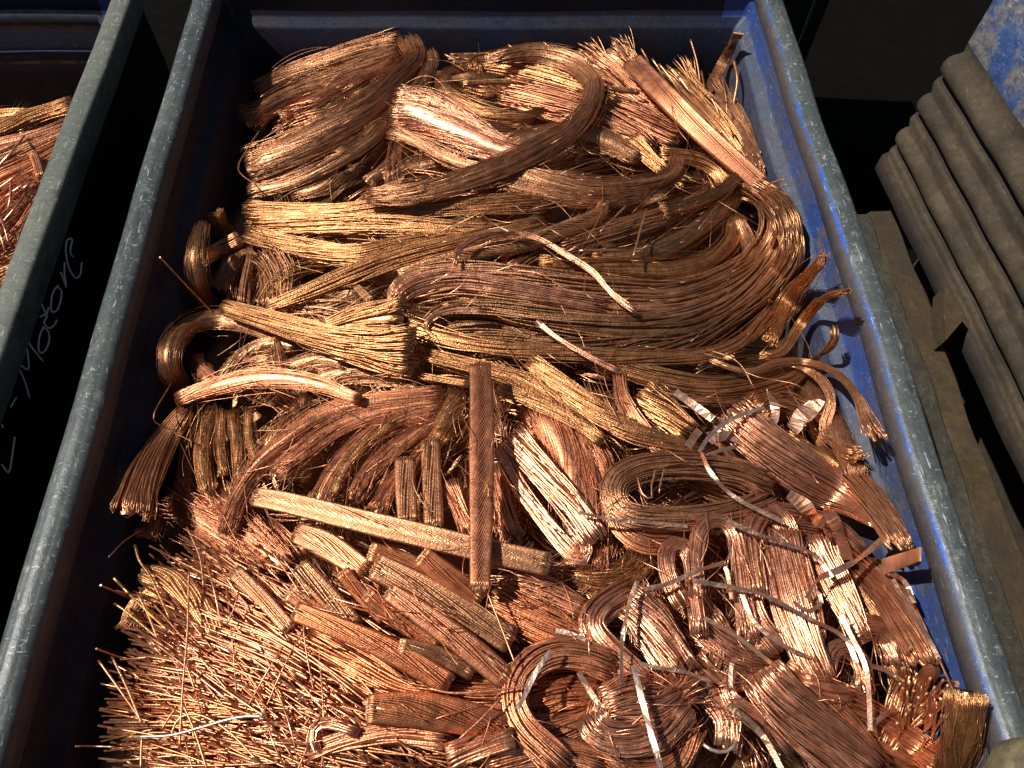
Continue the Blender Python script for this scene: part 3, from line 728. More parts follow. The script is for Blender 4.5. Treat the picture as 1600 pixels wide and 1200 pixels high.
hank('shadowed hank lying along the left wall at mid height', [(318,350),(304,400),(310,450),(330,480)], [26,34,30], 'k', .02)
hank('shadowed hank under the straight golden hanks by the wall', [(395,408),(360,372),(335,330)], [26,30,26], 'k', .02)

# ------------------------------------------------------------------ left of the crossed straps
hank('bent pale hank arm with square bright end at the left', [(276,626),(326,608),(391,592),(447,591),(504,602),(563,624)], [28,36,40,36,30,16], 'o', .10, fray=(.15,.2), jit=.015, n=150)
hank('short upright lock joining the bent pale hank arm', [(306,556),(316,580),(332,602)], [18,24,26], 'o', .09)
skein('large dim brush fanning down the left wall', [(292,640),(256,690),(222,745),(196,806)], [24,44,60,66], 'b', .085, n=76, rmm=.85, fray=(.1,.25), mess=.06, jit=.03)
hank('brown lock behind the large dim brush', [(302,650),(292,700),(286,762)], 26, 'b', .02)
hank('frayed dim tuft at the foot of the large dim brush', [(288,766),(252,800),(228,842)], [20,30,34], 'b', .02, fray=(.2,.7), stray=14)
hank('thick gold upright lock below the bent pale arm', [(336,636),(322,680),(317,722),(326,770)], [26,34,34,26], 'g', .06)
hank('slim gold upright lock second from the left below the pale arm', [(348,640),(344,696),(350,744)], 16, 'g', .065)
hank('gold upright lock third from the left below the pale arm', [(361,642),(371,701),(375,762)], [20,24,20], 'g', .055)
hank('lone slim gold lock standing right of the upright locks', [(389,636),(390,687),(407,734)], 16, 'g', .055)
hank('leading hank of the sweeping fan left of the upright strap', [(692,612),(600,624),(518,641),(460,677),(405,726),(372,776),(352,836)], [20,30,36,40,38,34,28], 'o', .075, n=130)
hank('second hank of the sweeping fan', [(692,626),(600,642),(530,667),(475,707),(430,745)], [24,34,38,34], 'o', .065)
hank('third hank of the sweeping fan', [(692,640),(610,662),(555,702),(518,747),(495,795)], [26,38,42,36], 'o', .06)
hank('fourth hank of the sweeping fan', [(692,654),(632,692),(580,732),(548,780)], [26,38,40,32], 'o', .055)
hank('innermost hank of the sweeping fan beside the cable stubs', [(702,668),(652,718),(612,758),(588,802)], [24,34,34], 'o', .05)
hank('bright slim lock on top of the sweeping fan', [(620,660),(572,690),(540,730),(520,775)], [10,16,12], 'g', .08)
hank('golden wedge lock at the start of the sweeping fan', [(414,702),(440,672),(474,640)], [40,38,22], 'g', .06)
hank('small upright lock above the golden wedge', [(480,616),(466,648),(455,682)], 20, 'b', .06)
hank('tuft of fine bristles sticking up behind the bottom straw', [(410,905),(362,852),(312,806),(274,772)], [36,60,72,64], 'o', .03, fray=(.1,.7), n=150, jit=.3, mess=.2, stray=18)
hank('second tuft of fine bristles below the sweeping fan', [(450,890),(410,850),(380,815),(345,770)], [40,60,64,52], 'o', .035, fray=(.1,.7), n=140, jit=.3, mess=.2, stray=18)

cable('long flat cable strap lying slanted under the upright strap', [(396,776),(450,786),(540,808),(640,832),(740,856),(857,882)], [30,34,36,38,38,38], 'b', .12, n=34, flat=.34, turns=1.3)
cable('upright flat cable strap crossing over the slanted strap', [(750,570),(753,640),(753,707),(752,807),(750,920)], [34,38,40,37,32], 'o', .15, n=34, flat=.40, turns=2.0)
cable('short pale cable piece below the slanted strap at its left', [(462,832),(510,852),(572,892)], [32,42,34], 'o', .08, n=28, flat=.5, turns=.8)
cable('left one of two upright cable stubs above the slanted strap', [(633,718),(634,765),(638,815)], 33, 'b', .07, n=22, flat=.55, turns=.5)
cable('right one of two upright cable stubs above the slanted strap', [(673,690),(675,750),(678,822)], 31, 'b', .085, n=22, flat=.55, turns=.5)
skein('short coarse wires beside the upright stubs', [(702,752),(716,792),(732,836)], 24, 'o', .07, rmm=1.1)
hank('gold lock slanting between the stubs and the upright strap', [(716,612),(700,645),(682,690)], [36,36,30], 'g', .06)
hank('brown long hank passing behind the upright strap top', [(664,556),(740,573),(820,595),(890,630),(960,662),(1042,692)], [22,28,32,36,34,24], 'g', .07)
skein('pale rope like hank slanting right of the upright strap', [(828,560),(885,606),(945,651),(1010,686),(1092,713)], [22,30,36,38,24], 'g', .085, rmm=.7, n=80, twist=.5)
skein('small gold lock right of the upright strap top', [(776,605),(830,626),(890,656),(945,692)], [18,22,20], 'g', .08, rmm=.8)
cable('tiny gold stub left of the upright strap top', [(615,613),(650,603)], 13, 'g', .06, n=12, flat=.9, turns=.2)
cable('thin gold cable ending at the upright strap top', [(657,588),(730,600)], 13, 'g', .06, n=12, flat=.9, turns=.6)
hank('broad fine orange hank with glitter right of the upright strap', [(838,640),(880,700),(903,760),(915,830),(918,895)], [70,86,90,80,60], 'o', .05, n=185, stray=14, fray=(.4,.2))
hank('fine orange lock running down beside the oval coil', [(905,670),(938,730),(945,800),(935,870)], [50,60,60,44], 'o', .05, n=150)
skein('coarse bright wires slanting right of the upright strap', [(800,680),(840,730),(890,790),(930,850)], [36,44,44,34], 'p', .085, rmm=1.2, mess=.2)
skein('hairpin loop of bright coarse wires near the strap ends', [(782,700),(812,760),(852,815),(890,862),(910,872),(912,846),(888,815)], [20,26,28,26,20], 'p', .075, rmm=1.2)
skein('dark coarse wires tucked behind the upright strap', [(777,728),(785,780),(800,840)], [26,32,26], 'o', .05, rmm=1.2)
hank('fine glittering tangle left of the folded skein', [(880,890),(930,905),(985,895),(1010,870)], [50,60,44], 'g', .04, mess=.3, stray=16)

# ------------------------------------------------------------------ right: coils, tails
skein('golden hank below the great U bend', [(938,560),(1010,586),(1100,605),(1172,601),(1230,586),(1252,566)], [28,36,40,36,24], 'g', .06, rmm=.75)
skein('lower golden hank below the great U bend', [(1010,602),(1100,623),(1180,619),(1232,600)], [18,24,20], 'b', .05, rmm=.75)
skein('narrow lock bending down from the great U bend', [(968,582),(973,622),(995,662),(1038,708)], [18,24,30,24], 'o', .085, rmm=.8)
skein('row of gold rope ends under the lower golden hank', [(1000,612),(1040,646),(1078,682)], [50,56,44], 'g', .05, rmm=1.5, n=36)
skein('oval coil of brown wire at the right', [(1204,764),(1150,739),(1080,728),(1010,731),(968,748),(958,776),(976,802),(1020,812),(1090,812),(1160,802),(1206,786)], [40,46,46,44,44,42,44,46,42], 'b', .085, rmm=.95, n=58, flat=.8)
skein('lower turn of the oval coil', [(958,772),(972,816),(1008,846),(1066,852)], [34,44,46,38], 'o', .065, rmm=.95, n=44)
skein('left small hairpin arch below the oval coil', [(1068,952),(1044,902),(1042,862),(1062,849),(1080,874),(1086,930),(1092,992)], [24,26,26,24,26,26], 'p', .09, rmm=1.1)
skein('middle tall hairpin arch below the oval coil', [(1090,935),(1086,872),(1095,826),(1120,812),(1145,829),(1156,880),(1163,940),(1170,1002)], [22,24,24,24,26,28], 'p', .10, rmm=1.1)
skein('right hairpin arch below the oval coil', [(1180,930),(1172,870),(1172,826),(1192,800),(1222,812),(1240,860),(1255,920),(1266,1002)], [30,34,34,34,38,38], 'p', .095, rmm=1.1, n=48)
skein('wide pinkish skein hanging down from the right hairpin arch', [(1222,828),(1230,890),(1240,950),(1262,1020),(1286,1072)], [44,62,66,58,34], 'p', .10, rmm=1.15, n=70, flat=.5)
skein('reddish skein between the hairpin arches', [(1165,850),(1168,910),(1180,970),(1216,1022)], [36,44,44,36], 'p', .08, rmm=1.1)
skein('reddish skein right of the wide pinkish skein', [(1276,838),(1300,900),(1326,960),(1342,1002)], [40,48,44,34], 'p', .08, rmm=1.1)
skein('bright diagonal skein running to the right wall', [(1138,640),(1190,690),(1250,736),(1312,777),(1386,826)], [50,72,74,58,16], 'p', .085, rmm=1.05, n=90)
skein('golden skein along the right edge of the bright diagonal one', [(1225,684),(1290,728),(1340,772),(1388,826)], [26,34,30,14], 'g', .075, rmm=1.0)
skein('pale skein crossing under the bright diagonal one', [(1190,800),(1250,812),(1310,835),(1350,870)], [36,46,40,24], 'p', .07, rmm=1.0)
skein('long rope tail drooping over the right wall', [(1108,562),(1170,581),(1214,566),(1258,566),(1302,581),(1335,614),(1352,654),(1368,690)], [7,9,10,11,12,14,18,28], 'b', .10, rmm=.7, n=20, fray=(0,.5))
skein('rope tail falling straight and splaying at the right', [(1232,566),(1260,574),(1288,599),(1299,630),(1288,666),(1298,692),(1338,710)], [12,15,15,17,19,16], 'b', .09, rmm=.7, n=22, fray=(0,.5))
skein('rope tail rising to a frayed golden tip at the right wall', [(1185,556),(1222,550),(1254,502),(1288,464),(1326,452)], [12,15,17,20,16], 'g', .09, rmm=.65, n=26, fray=(0,.5))
hank('golden tuft fanning up against the right wall', [(1200,536),(1230,474),(1262,434),(1290,406)], [30,36,30,26], 'g', .075, fray=(.1,.5), stray=12)
skein('dark red hooked rope tail at the right wall', [(1245,572),(1272,562),(1294,546),(1306,526),(1302,508)], [10,11,12,11], 'k', .05, rmm=.6, n=16)
hank('golden curls below the rope tails', [(1262,640),(1282,680),(1305,705),(1345,716)], [24,28,20], 'g', .05, fray=(.2,.6), mess=.3)
skein('tangled brown wires under the rope tails', [(1180,640),(1215,625),(1250,640),(1272,670)], [30,36,28], 'b', .04, rmm=.8, mess=.3)

# ------------------------------------------------------------------ near right: folded skeins, knot, brush
skein('folded skein with pale face at the bottom middle', [(984,926),(940,950),(926,978),(946,1010),(984,1048),(1010,1082)], [36,46,46,46,44,34], 'p', .085, rmm=1.2, n=48)
skein('bright straight front of the folded skein', [(982,932),(1014,966),(1040,1010),(1064,1056)], [50,64,68,56], 'p', .08, rmm=1.2, n=64)
skein('horseshoe coil at the bottom middle', [(962,1046),(915,1026),(870,1020),(832,1035),(808,1065),(803,1100),(818,1136),(850,1170),(884,1204)], [34,42,46,46,44,44,46,46,42], 'o', .095, rmm=1.1, n=54, flat=.7)
skein('twisted wires running right from the horseshoe coil', [(826,1142),(880,1137),(934,1126)], [40,46,44], 'o', .05, rmm=1.1)
skein('dome of the wound knot at the bottom', [(934,1134),(948,1092),(984,1072),(1026,1078),(1054,1098)], [36,44,46,40,28], 'o', .095, rmm=.95, n=54)
skein('front wrap of the wound knot', [(922,1114),(940,1142),(986,1154),(1036,1140),(1074,1102)], [40,52,54,50,36], 'p', .11, rmm=.95, n=54)
skein('middle strands of the wound knot', [(940,1104),(985,1100),(1030,1104),(1062,1090)], [46,62,62,40], 'p', .108, rmm=.95, n=54, mess=.2)
skein('lower wrap of the wound knot', [(930,1152),(960,1188),(1010,1204),(1060,1186),(1082,1130)], [36,46,46,40], 'o', .08, rmm=.95, n=48)
skein('loose ends fanning out of the wound knot', [(996,1122),(1040,1096),(1088,1060)], [50,52,60], 'o', .10, rmm=.95, n=40, fray=(.1,.6), jit=.3)
skein('skein curving behind the wound knot', [(1074,1040),(1112,1080),(1136,1125),(1132,1170)], [50,56,50,36], 'p', .06, rmm=1.1, n=50)
skein('big bright topped skein at the bottom right', [(1188,1046),(1214,1084),(1258,1130),(1310,1180),(1346,1220)], [52,74,84,86,80], 'p', .11, rmm=1.15, n=90)
skein('small folded turn left of the big bright topped skein', [(1188,1070),(1152,1064),(1134,1080),(1150,1102),(1190,1132),(1232,1182)], [22,26,26,28,28], 'p', .085, rmm=1.1)
skein('reddish skein right of the big bright topped one', [(1222,1046),(1278,1090),(1326,1142),(1374,1206)], [34,44,46,40], 'o', .09, rmm=1.1)
skein('small leaf shaped skein above the reddish one', [(1256,1062),(1296,1074),(1332,1088)], [10,32,12], 'o', .105, rmm=1.0, n=26)
skein('dark straight skein running to the bottom right', [(1308,1082),(1370,1122),(1432,1166),(1478,1206)], [40,48,48,44], 'o', .075, rmm=1.2, n=48)
skein('lower straight skein at the bottom right edge', [(1340,1140),(1390,1176),(1440,1210)], [44,50,46], 'o', .06, rmm=1.2)
skein('curled reddish loop above the small leaf shaped skein', [(1290,1052),(1300,1020),(1324,1011),(1346,1040),(1352,1082)], [24,28,28,24], 'p', .085, rmm=1.05)
skein('upper curled loop beside the crumpled strip', [(1328,988),(1364,980),(1390,1004),(1396,1042)], [34,40,38,28], 'p', .08, rmm=1.05)
skein('bristle of cut wire ends at the right wall', [(1378,1166),(1406,1116),(1436,1074),(1462,1040)], [36,60,84,96], 'b', .07, rmm=1.5, n=46, fray=(0,.5), jit=.45, mess=.15, csc=.3)
G = 'cut wire ends bristling at the near right corner'
for i in range(34):
    x, y = RNG.uniform(1405, 1470), RNG.uniform(1075, 1165)
    wire('short cut wire standing up in the bristle at the near right corner', [(x - RNG.uniform(5, 35), y + RNG.uniform(15, 45), .05), (x - 4, y + 8, .09), (x + RNG.uniform(-6, 22), y - RNG.uniform(10, 34), .125)], RNG.uniform(3.4, 4.4), random.choice('bpr'), .09, G)
hank('upright brush with gold tip in the near right corner', [(1512,1080),(1506,1130),(1490,1182),(1478,1224)], [66,68,62,50], 'g', .09, n=150, fray=(.12,.1), jit=.03, rmm=.55)
skein('reddish wires below the hairpin arches', [(1095,970),(1130,1010),(1175,1040),(1215,1050)], [50,60,44], 'p', .05, rmm=1.05, mess=.2)
skein('reddish wires filling beside the folded skein', [(1075,930),(1110,975),(1120,1020),(1100,1050)], [40,50,40], 'p', .045, rmm=1.05, mess=.2)
# ------------------------------------------------------------------ near middle: cut cable pieces
cable('grey brown cable piece longest of the cut ones with clear oval end', [(462,955),(540,986),(620,1021),(702,1070)], [30,34,36,36], 'r', .115, n=24, flat=.75, turns=.8, tilt=.016)
cable('cable piece with bright oval end right of the middle cut pieces', [(607,924),(660,960),(730,1010),(792,1062)], [28,36,40,38], 'o', .11, n=24, flat=.75, turns=.5, tilt=.016)
cable('narrow cable piece ending just left of the bright oval end', [(573,929),(620,968),(684,1014)], 24, 'r', .10, n=20, flat=.65, turns=.5, tilt=.016)
cable('wide cable piece with two stepped cut ends', [(586,884),(650,916),(720,956),(800,1002)], [42,46,46,42], 'b', .095, n=30, flat=.62, turns=.5, tilt=.016)
cable('shiny cable piece tucked under the slanted strap', [(658,868),(700,901),(752,936)], [32,38,32], 'r', .105, n=24, flat=.625, turns=.6, tilt=.016)
cable('upper left cable piece with grey cut end', [(468,886),(510,930),(556,980)], [32,34,30], 'b', .09, n=22, flat=.75, turns=.5, tilt=.016)
cable('cable piece with frayed oval end left of the longest one', [(452,925),(495,956),(540,985)], 26, 'o', .085, n=20, flat=.75, turns=.4, tilt=.016)
cable('short cable piece between the upper cut ends', [(535,894),(565,930),(602,967)], 24, 'r', .085, n=20, flat=.65, turns=.4, tilt=.016)
cable('silvery cable piece in the middle of the cut ones', [(625,1010),(680,1022),(738,1052)], [26,28,24], 'b', .10, n=20, flat=.7, turns=1.0, tilt=.016)
cable('short stub peeking out above the longest cable piece', [(578,996),(602,1010),(630,1030)], 22, 'o', .10, n=18, flat=.7, turns=.3, tilt=.016)
cable('big fanned cable piece with ragged end at the bottom', [(574,1108),(640,1108),(710,1118),(788,1137)], [44,52,52,42], 'r', .11, n=30, flat=.62, turns=.9, tilt=.016)
skein('round bunch of thick wires showing its ends at the bottom', [(698,1182),(750,1169),(804,1160)], [32,36,34], 'o', .10, rmm=2.0, n=24, flat=.9, jit=.01, k=6)
cable('flat cable lying along the straw left of the cut pieces', [(366,893),(405,930),(452,982)], 24, 'b', .10, n=18, flat=.4, turns=.2)
skein('dense orange wires right of the upright strap foot', [(768,926),(830,966),(890,1001),(945,1032)], [56,66,64,46], 'r', .07, rmm=1.0, n=80, flat=.4)
skein('orange wires lying above the dense ones', [(800,905),(860,930),(915,962)], [36,44,36], 'o', .065, rmm=1.0, mess=.2)
cable('cable piece hidden below the slanted strap', [(578,862),(640,882),(704,908)], 32, 'r', .085, n=24, flat=.62, turns=.5, tilt=.016)
skein('thick wires curling at the bottom left of the fanned piece', [(560,1146),(508,1128),(486,1146),(492,1176)], [14,16,14], 'p', .11, rmm=1.6, n=8)
skein('thick bunch of wires running right along the bottom', [(480,1178),(540,1157),(620,1146),(702,1158)], [18,26,28,24], 'o', .095, rmm=1.4, n=26)
skein('coarse bunch along the bottom edge at the middle', [(756,1192),(830,1178),(900,1181),(944,1200)], [34,44,44,36], 'o', .08, rmm=1.2)
skein('orange wires in the hollow below the cut pieces', [(690,1070),(740,1085),(800,1090),(850,1080)], [50,56,40], 'r', .05, rmm=1.0)
skein('orange wires seen inside the horseshoe coil', [(835,1085),(880,1080),(925,1085),(960,1100)], [50,56,40], 'r', .045, rmm=1.0)
skein('wires sloping beneath the longest cable piece', [(480,1000),(545,1040),(610,1080),(680,1100)], [46,54,50,40], 'r', .075, rmm=1.1)

# ------------------------------------------------------------------ near left: straw
FAN = dict(rmm=0.95, mess=.12, jit=.4, flat=.5, csc=.25)
skein('matted orange wires lying under the upper straw', [(580,1070),(450,985),(340,935),(255,910)], [60,90,100,90], 'o', .03, n=70, fray=(.1,.3), **FAN)
skein('matted orange wires lying under the middle straw', [(620,1120),(460,1070),(330,1025),(225,985)], [70,100,110,90], 'r', .03, n=80, fray=(.1,.3), **FAN)
skein('matted orange wires lying under the lower straw', [(620,1190),(460,1160),(320,1130),(200,1100)], [80,110,120,100], 'r', .025, n=80, fray=(.1,.3), **FAN)
for lab, tip, sp, ang, n, t in [
    ('uppermost fan of straight wires under the bristle tufts', (300,886), (60,22), 217, 70, 'o'),
    ('fan of straight wires pointing to the frayed gold clump', (250,928), (50,26), 212, 70, 'o'),
    ('fan of straight pale wires reaching the left wall', (214,968), (36,34), 205, 62, 'p'),
    ('fan of straight wires dipping into the wall shade', (190,1032), (32,34), 195, 62, 'o'),
    ('level fan of straight wires low at the left wall', (168,1092), (28,34), 186, 62, 'r'),
    ('lowest level fan of straight wires at the left wall', (155,1150), (28,34), 180, 62, 'b'),
    ('steep straight wires beside the flat cable', (385,950), (70,45), 224, 75, 'r'),
    ('straight wires crossing the middle of the straw', (335,1030), (80,50), 206, 81, 'o'),
    ('straight wires crossing under the whitish wire', (300,1110), (80,45), 196, 75, 'r'),
    ('straight wires right of the whitish wire', (430,1095), (60,50), 212, 67, 'r'),
    ('straight wires along the bottom edge of the straw', (330,1165), (90,28), 190, 75, 'o'),
    ('few upright wires standing out of the straw', (310,1010), (70,55), 258, 29, 'o')]:
    straw(lab, tip, sp, ang, n, t, sd=8, rmm=1.0, length=(200, 400), lift=(.03, .095))
cable('gold rope clump at the top of the straw', [(226,896),(268,908),(308,942),(342,990)], [30,38,38,30], 'g', .085, n=16, flat=.7, turns=1.2)
hank('frayed gold clump beside the left wall', [(205,985),(215,955),(232,935),(262,925)], [36,40,36], 'g', .065, rmm=.6, fray=(.5,.3))
skein('short bright straw left of the flat cable', [(300,960),(350,985),(420,1020),(480,1060)], [40,50,44], 'o', .09, n=36, fray=(.5,.2), **FAN)
skein('straw under the flat cable', [(330,875),(390,920),(450,985),(500,1040)], [40,52,50,36], 'o', .075, n=44, fray=(.4,.2), **FAN)

G = 'loose straight wires over the straw'
for lab, pts, w, t, lf in [
    ('long kinked wire rising highest above the left straw', [(211,852),(218,876),(236,903),(265,966)], 4.5, 'g', .11),
    ('thick pale wire pointing up left beside the wall', [(178,903),(196,922),(220,946),(262,985)], 4.5, 'g', .11),
    ('bright wire below the pale one pointing up left', [(179,943),(199,957),(250,1000)], 4.5, 'g', .10),
    ('short bright wire standing between two pale ones', [(215,928),(232,962),(246,998)], 4, 'g', .11),
    ('upright wire running down the middle of the straw', [(295,891),(293,985),(286,1068),(280,1170)], 3.6, 'o', .125),
    ('whitish long wire lying level across the straw', [(214,1151),(265,1149),(312,1137),(370,1121),(414,1119)], 5, 't', .13),
    ('wire bending down from the whitish one to the bottom', [(285,1098),(304,1142),(324,1204)], 4.5, 'g', .125),
    ('wire slanting from the wall shade to the straw', [(154,1032),(190,1082),(222,1128)], 4, 'o', .10),
    ('second wire slanting from the wall shade', [(175,1026),(199,1076),(222,1132)], 4, 'b', .10),
    ('upright wire at the bottom left edge', [(220,1204),(221,1165),(223,1146)], 4, 'o', .10),
    ('arched wire over the bottom straw', [(266,1152),(280,1122),(312,1117),(356,1142),(402,1188)], 4, 'g', .125),
    ('thin wire leaning against the flat cable', [(373,924),(366,950),(354,976)], 3, 'p', .12),
    ('short wire leaning left above the whitish one', [(277,1104),(262,1124),(252,1142)], 3.6, 'g', .115),
    ('lone wire end reaching into the shade at the far bottom left', [(118,1166),(148,1166),(178,1167)], 3, 'b', .09),
    ('wire crossing the cut pieces from upper left', [(440,870),(465,905),(486,935)], 3, 'p', .13),
    ('long straight wire crossing the big fanned piece', [(668,1075),(710,1083),(780,1078),(840,1068)], 4, 'o', .13),
    ('wire leaning right over the big fanned piece', [(716,1156),(750,1125),(784,1090)], 4, 'o', .135),
    ('upright thin wire before the dense orange wires', [(760,922),(785,985),(806,1040)], 3.4, 'o', .13),
    ('wire rising from the bristle tuft to the left', [(346,800),(372,850),(388,880)], 3.2, 'o', .11),
    ('wire slanting through the second bristle tuft', [(424,860),(455,905),(470,930)], 3.2, 'o', .12),
    ('upright wire standing in the tuft above the straw', [(292,824),(312,870),(318,918)], 3.2, 'o', .10)]:
    wire(lab, pts, w, t, lf, G)

G = 'short cut wires sticking up at the left straw edge'
for i in range(20):
    x = RNG.uniform(150, 300); y = RNG.uniform(905, 1180); L = RNG.uniform(35, 90); a = RNG.normal(3.62, .30)
    wire('thin cut wire sticking out among many at the left edge of the straw', [(x + 60, y + 30, .05), (x + 60 + .5 * L * math.cos(a) + RNG.normal(0, 3), y + 30 + .5 * L * math.sin(a), .075), (x + 60 + L * math.cos(a), y + 30 + L * math.sin(a), .085)], RNG.uniform(2.6, 4), random.choice('ogob'), .07, G)
G = 'loose wires lying across the straw'
for i in range(26):
    x = RNG.uniform(250, 560); y = RNG.uniform(900, 1190); L = RNG.uniform(110, 240); a = RNG.normal(.50, .5) + (RNG.random() < .2) * 1.1
    c, s_ = math.cos(a) * L / 2, math.sin(a) * L / 2
    wire('thin straight loose wire lying among many across the straw', [(x - c, y - s_, .085), (x + RNG.normal(0, 3), y + RNG.normal(0, 3), .10), (x + c, y + s_, .085)], RNG.uniform(2.4, 3.8), random.choice('oopr'), .09, G)

G = 'stiff wire ends standing up along the back wall'
for (x0, y0), (x1, y1) in [((849,66),(905,112)), ((794,70),(830,98)), ((695,85),(740,112)), ((956,66),(990,108)), ((1002,76),(1018,112)), ((1019,92),(1040,130)), ((1079,62),(1094,128)), ((1074,92),(1096,140)), ((1047,107),(1080,150)), ((1059,119),(1090,165)), ((1096,111),(1100,160)), ((1128,122),(1136,180)), ((912,81),(950,120)), ((930,78),(975,130)), ((1030,100),(1065,150)), ((1110,150),(1130,200))]:
    wire('stiff thin wire end standing up in the row before the back wall', [(x0, y0, .10), ((x0 + x1) / 2 + 2, (y0 + y1) / 2, .085), (x1, y1, .06)], 3.2, random.choice('pgo'), .08, G)
wire('pale kinked wire standing tallest beside the far right corner', [(1146,92,.12),(1152,125,.10),(1146,165,.08),(1142,215,.06)], 5, 'g', .1)
wire('thin straight wire poking into the shade over the left wall', [(250,402,.12),(285,440,.09),(334,490,.06)], 2.6, 'b', .1)
wire('bright short wire across the strands above the great U bend', [(1010,328),(1000,362),(990,400)], 4, 'g', .12)
wire('thick cut wire lying above the golden feeding hank', [(905,392),(940,391),(972,391)], 4.6, 'p', .11)
wire('wire leaning out of the gap below the hooked hank', [(978,322),(955,345),(938,362)], 3.6, 'g', .11)
wire('fine wire bowing into the shade left of the far hank', [(405,205),(385,235),(372,264),(395,285),(420,288)], 2.2, 'g', .11)
wire('fine wire arching in the shade beside the bent pale arm', [(268,598),(240,650),(258,668),(300,690)], 2, 'b', .09)
wire('short fine wire below the large dim brush', [(170,870),(195,845),(222,828)], 1.8, 'b', .08)
wire('curled wire pair tip on the right wall near the flat brush', [(1188,296),(1206,286),(1224,280)], 3, 'p', .10)
wire('second curled wire tip on the right wall near the flat brush', [(1190,304),(1212,298),(1228,288)], 2.6, 'p', .10)
wire('bent wire hooked over the oval coil', [(996,745),(1003,770),(1018,780),(1018,760),(1024,735)], 3.4, 'p', .125)
wire('short wire crossing the oval coil', [(1030,770),(1032,755),(1038,732)], 3, 'p', .125)
wire('thin wire tail hanging from the long strip at the right wall', [(1466,1027),(1487,1074),(1500,1100),(1496,1122),(1482,1140)], 3.6, 'p', .12)
wire('white curved wire in the knot of skeins at the bottom', [(1099,1163),(1117,1174),(1139,1173),(1152,1158)], 6, 't', .125)

# ------------------------------------------------------------------ bright metal strips
for lab, pts, w, t, lf in [
    ('silvery creased strip at the top of the bright diagonal skein', [(1092,706),(1113,677),(1147,653),(1194,636)], 10, 't', .125),
    ('long pale strip bowing down across the right end of the oval coil', [(1096,708),(1113,742),(1147,776),(1192,800),(1225,816)], 11, 's', .13),
    ('dull strip entering the oval coil from the left', [(905,800),(951,811),(1003,816),(1074,822)], 9, 's', .125),
    ('long strip slanting over the hairpin arches', [(1137,814),(1168,828),(1226,849),(1271,866),(1300,902)], 11, 's', .14),
    ('dark strip lying across the left hairpin arch', [(1006,921),(1044,912),(1092,891),(1132,879)], 12, 's', .13),
    ('long strip crossing the wide pinkish skein low down', [(1082,907),(1140,917),(1175,924),(1209,937),(1262,965),(1319,996),(1338,1036)], 12, 's', .14),
    ('curved strip rising from the pinkish skein to the right wall', [(1261,936),(1278,905),(1312,890),(1347,869),(1382,841)], 17, 's', .14),
    ('strip arcing down beside the right wall', [(1381,893),(1395,897),(1415,911),(1428,942)], 13, 's', .12),
    ('long strip tail running down along the right wall', [(1395,905),(1412,935),(1447,990),(1467,1030)], 11, 's', .12),
    ('copper strip end poking from below the great U bend', [(1055,612),(1080,630),(1114,655)], 20, 's', .09),
    ('short upright strip at the left of the silvery one', [(1075,698),(1084,684),(1093,672)], 20, 's', .10),
    ('narrow orange strip left of the bright diagonal skein', [(1103,711),(1125,704),(1152,697)], 10, 's', .11),
    ('strip with yellowish spot falling down the curled loops', [(1314,962),(1331,996),(1350,1034),(1357,1076),(1360,1142)], 12, 's', .14),
    ('short strip branching right from the falling one', [(1356,1040),(1382,1046),(1412,1066)], 12, 's', .12),
    ('small strip end near the dark straight skein', [(1362,1134),(1380,1118),(1398,1105)], 11, 's', .12),
    ('broad bright strip beside the big bright topped skein', [(1137,1102),(1160,1118),(1176,1131),(1200,1162),(1222,1204)], 15, 's', .13),
    ('short pinkish strip hanging in the middle arch', [(1131,878),(1138,902),(1143,936)], 10, 'p', .12),
    ('reddish strip slanting between the folded and the big skein', [(1100,965),(1130,982),(1162,1002),(1205,1036)], 11, 's', .125),
    ('dark reddish strip beside the slanting one', [(1159,927),(1178,971),(1225,1009),(1277,1032)], 11, 's', .12),
    ('pale strip with yellow spot lying on the horseshoe coil', [(861,1016),(837,1051),(819,1088),(808,1108)], 12, 't', .15),
    ('narrow strip running down over the folded skein', [(996,908),(984,939),(973,992),(971,1029),(971,1068)], 11, 's', .13),
    ('very bright strip lying upright over the wound knot', [(990,1040),(1003,1093),(1016,1141),(1034,1206)], 15, 't', .155),
    ('dark strip lying level above the wound knot', [(1000,1037),(1027,1043),(1075,1051),(1110,1066)], 10, 's', .13),
    ('brown strip slanting inside the horseshoe coil', [(904,1050),(920,1077),(938,1104)], 14, 's', .11),
    ('small strip standing left of the big bright topped skein', [(1142,1075),(1141,1055),(1144,1036)], 10, 's', .12),
    ('hooked strip hanging at the right hairpin arch', [(1240,940),(1262,955),(1285,938),(1270,918)], 10, 's', .125)]:
    strip(lab, pts, w, t, lf)
strip('thick square ended strip jutting out at the right wall', [(1380,885),(1408,876),(1438,866)], 22, 's', .13, thick=2.2, crink=4)
strip('wide crumpled foil piece right of the oval coil', [(1232,772),(1256,790),(1280,815),(1298,840)], [16,24,22,18], 'p', .13, crink=38, seg=.005)
strip('crumpled foil piece near the rope tails', [(1238,672),(1256,648),(1274,636),(1290,640)], [20,28,26,22], 's', .10, crink=40, seg=.005)
strip('crumpled foil piece over the bright diagonal skein', [(1290,790),(1310,830),(1325,875)], [18,22,18], 'p', .11, crink=34, seg=.005)
strip('crumpled long strip between curled loop and right wall', [(1372,918),(1394,950),(1412,996),(1432,1034)], [22,26,24,18], 's', .10, crink=40, seg=.005)
strip('crumpled strip folded below the great U bend at the right', [(1200,610),(1212,640),(1206,664)], 22, 's', .08, crink=36, seg=.005)
strip('bent strip under the silvery creased one', [(1108,690),(1136,680),(1160,690)], 24, 's', .085, crink=24, seg=.005)
strip('dull strip sunk in the dense orange wires', [(868,985),(890,990),(915,1000)], 12, 't', .105, crink=12)

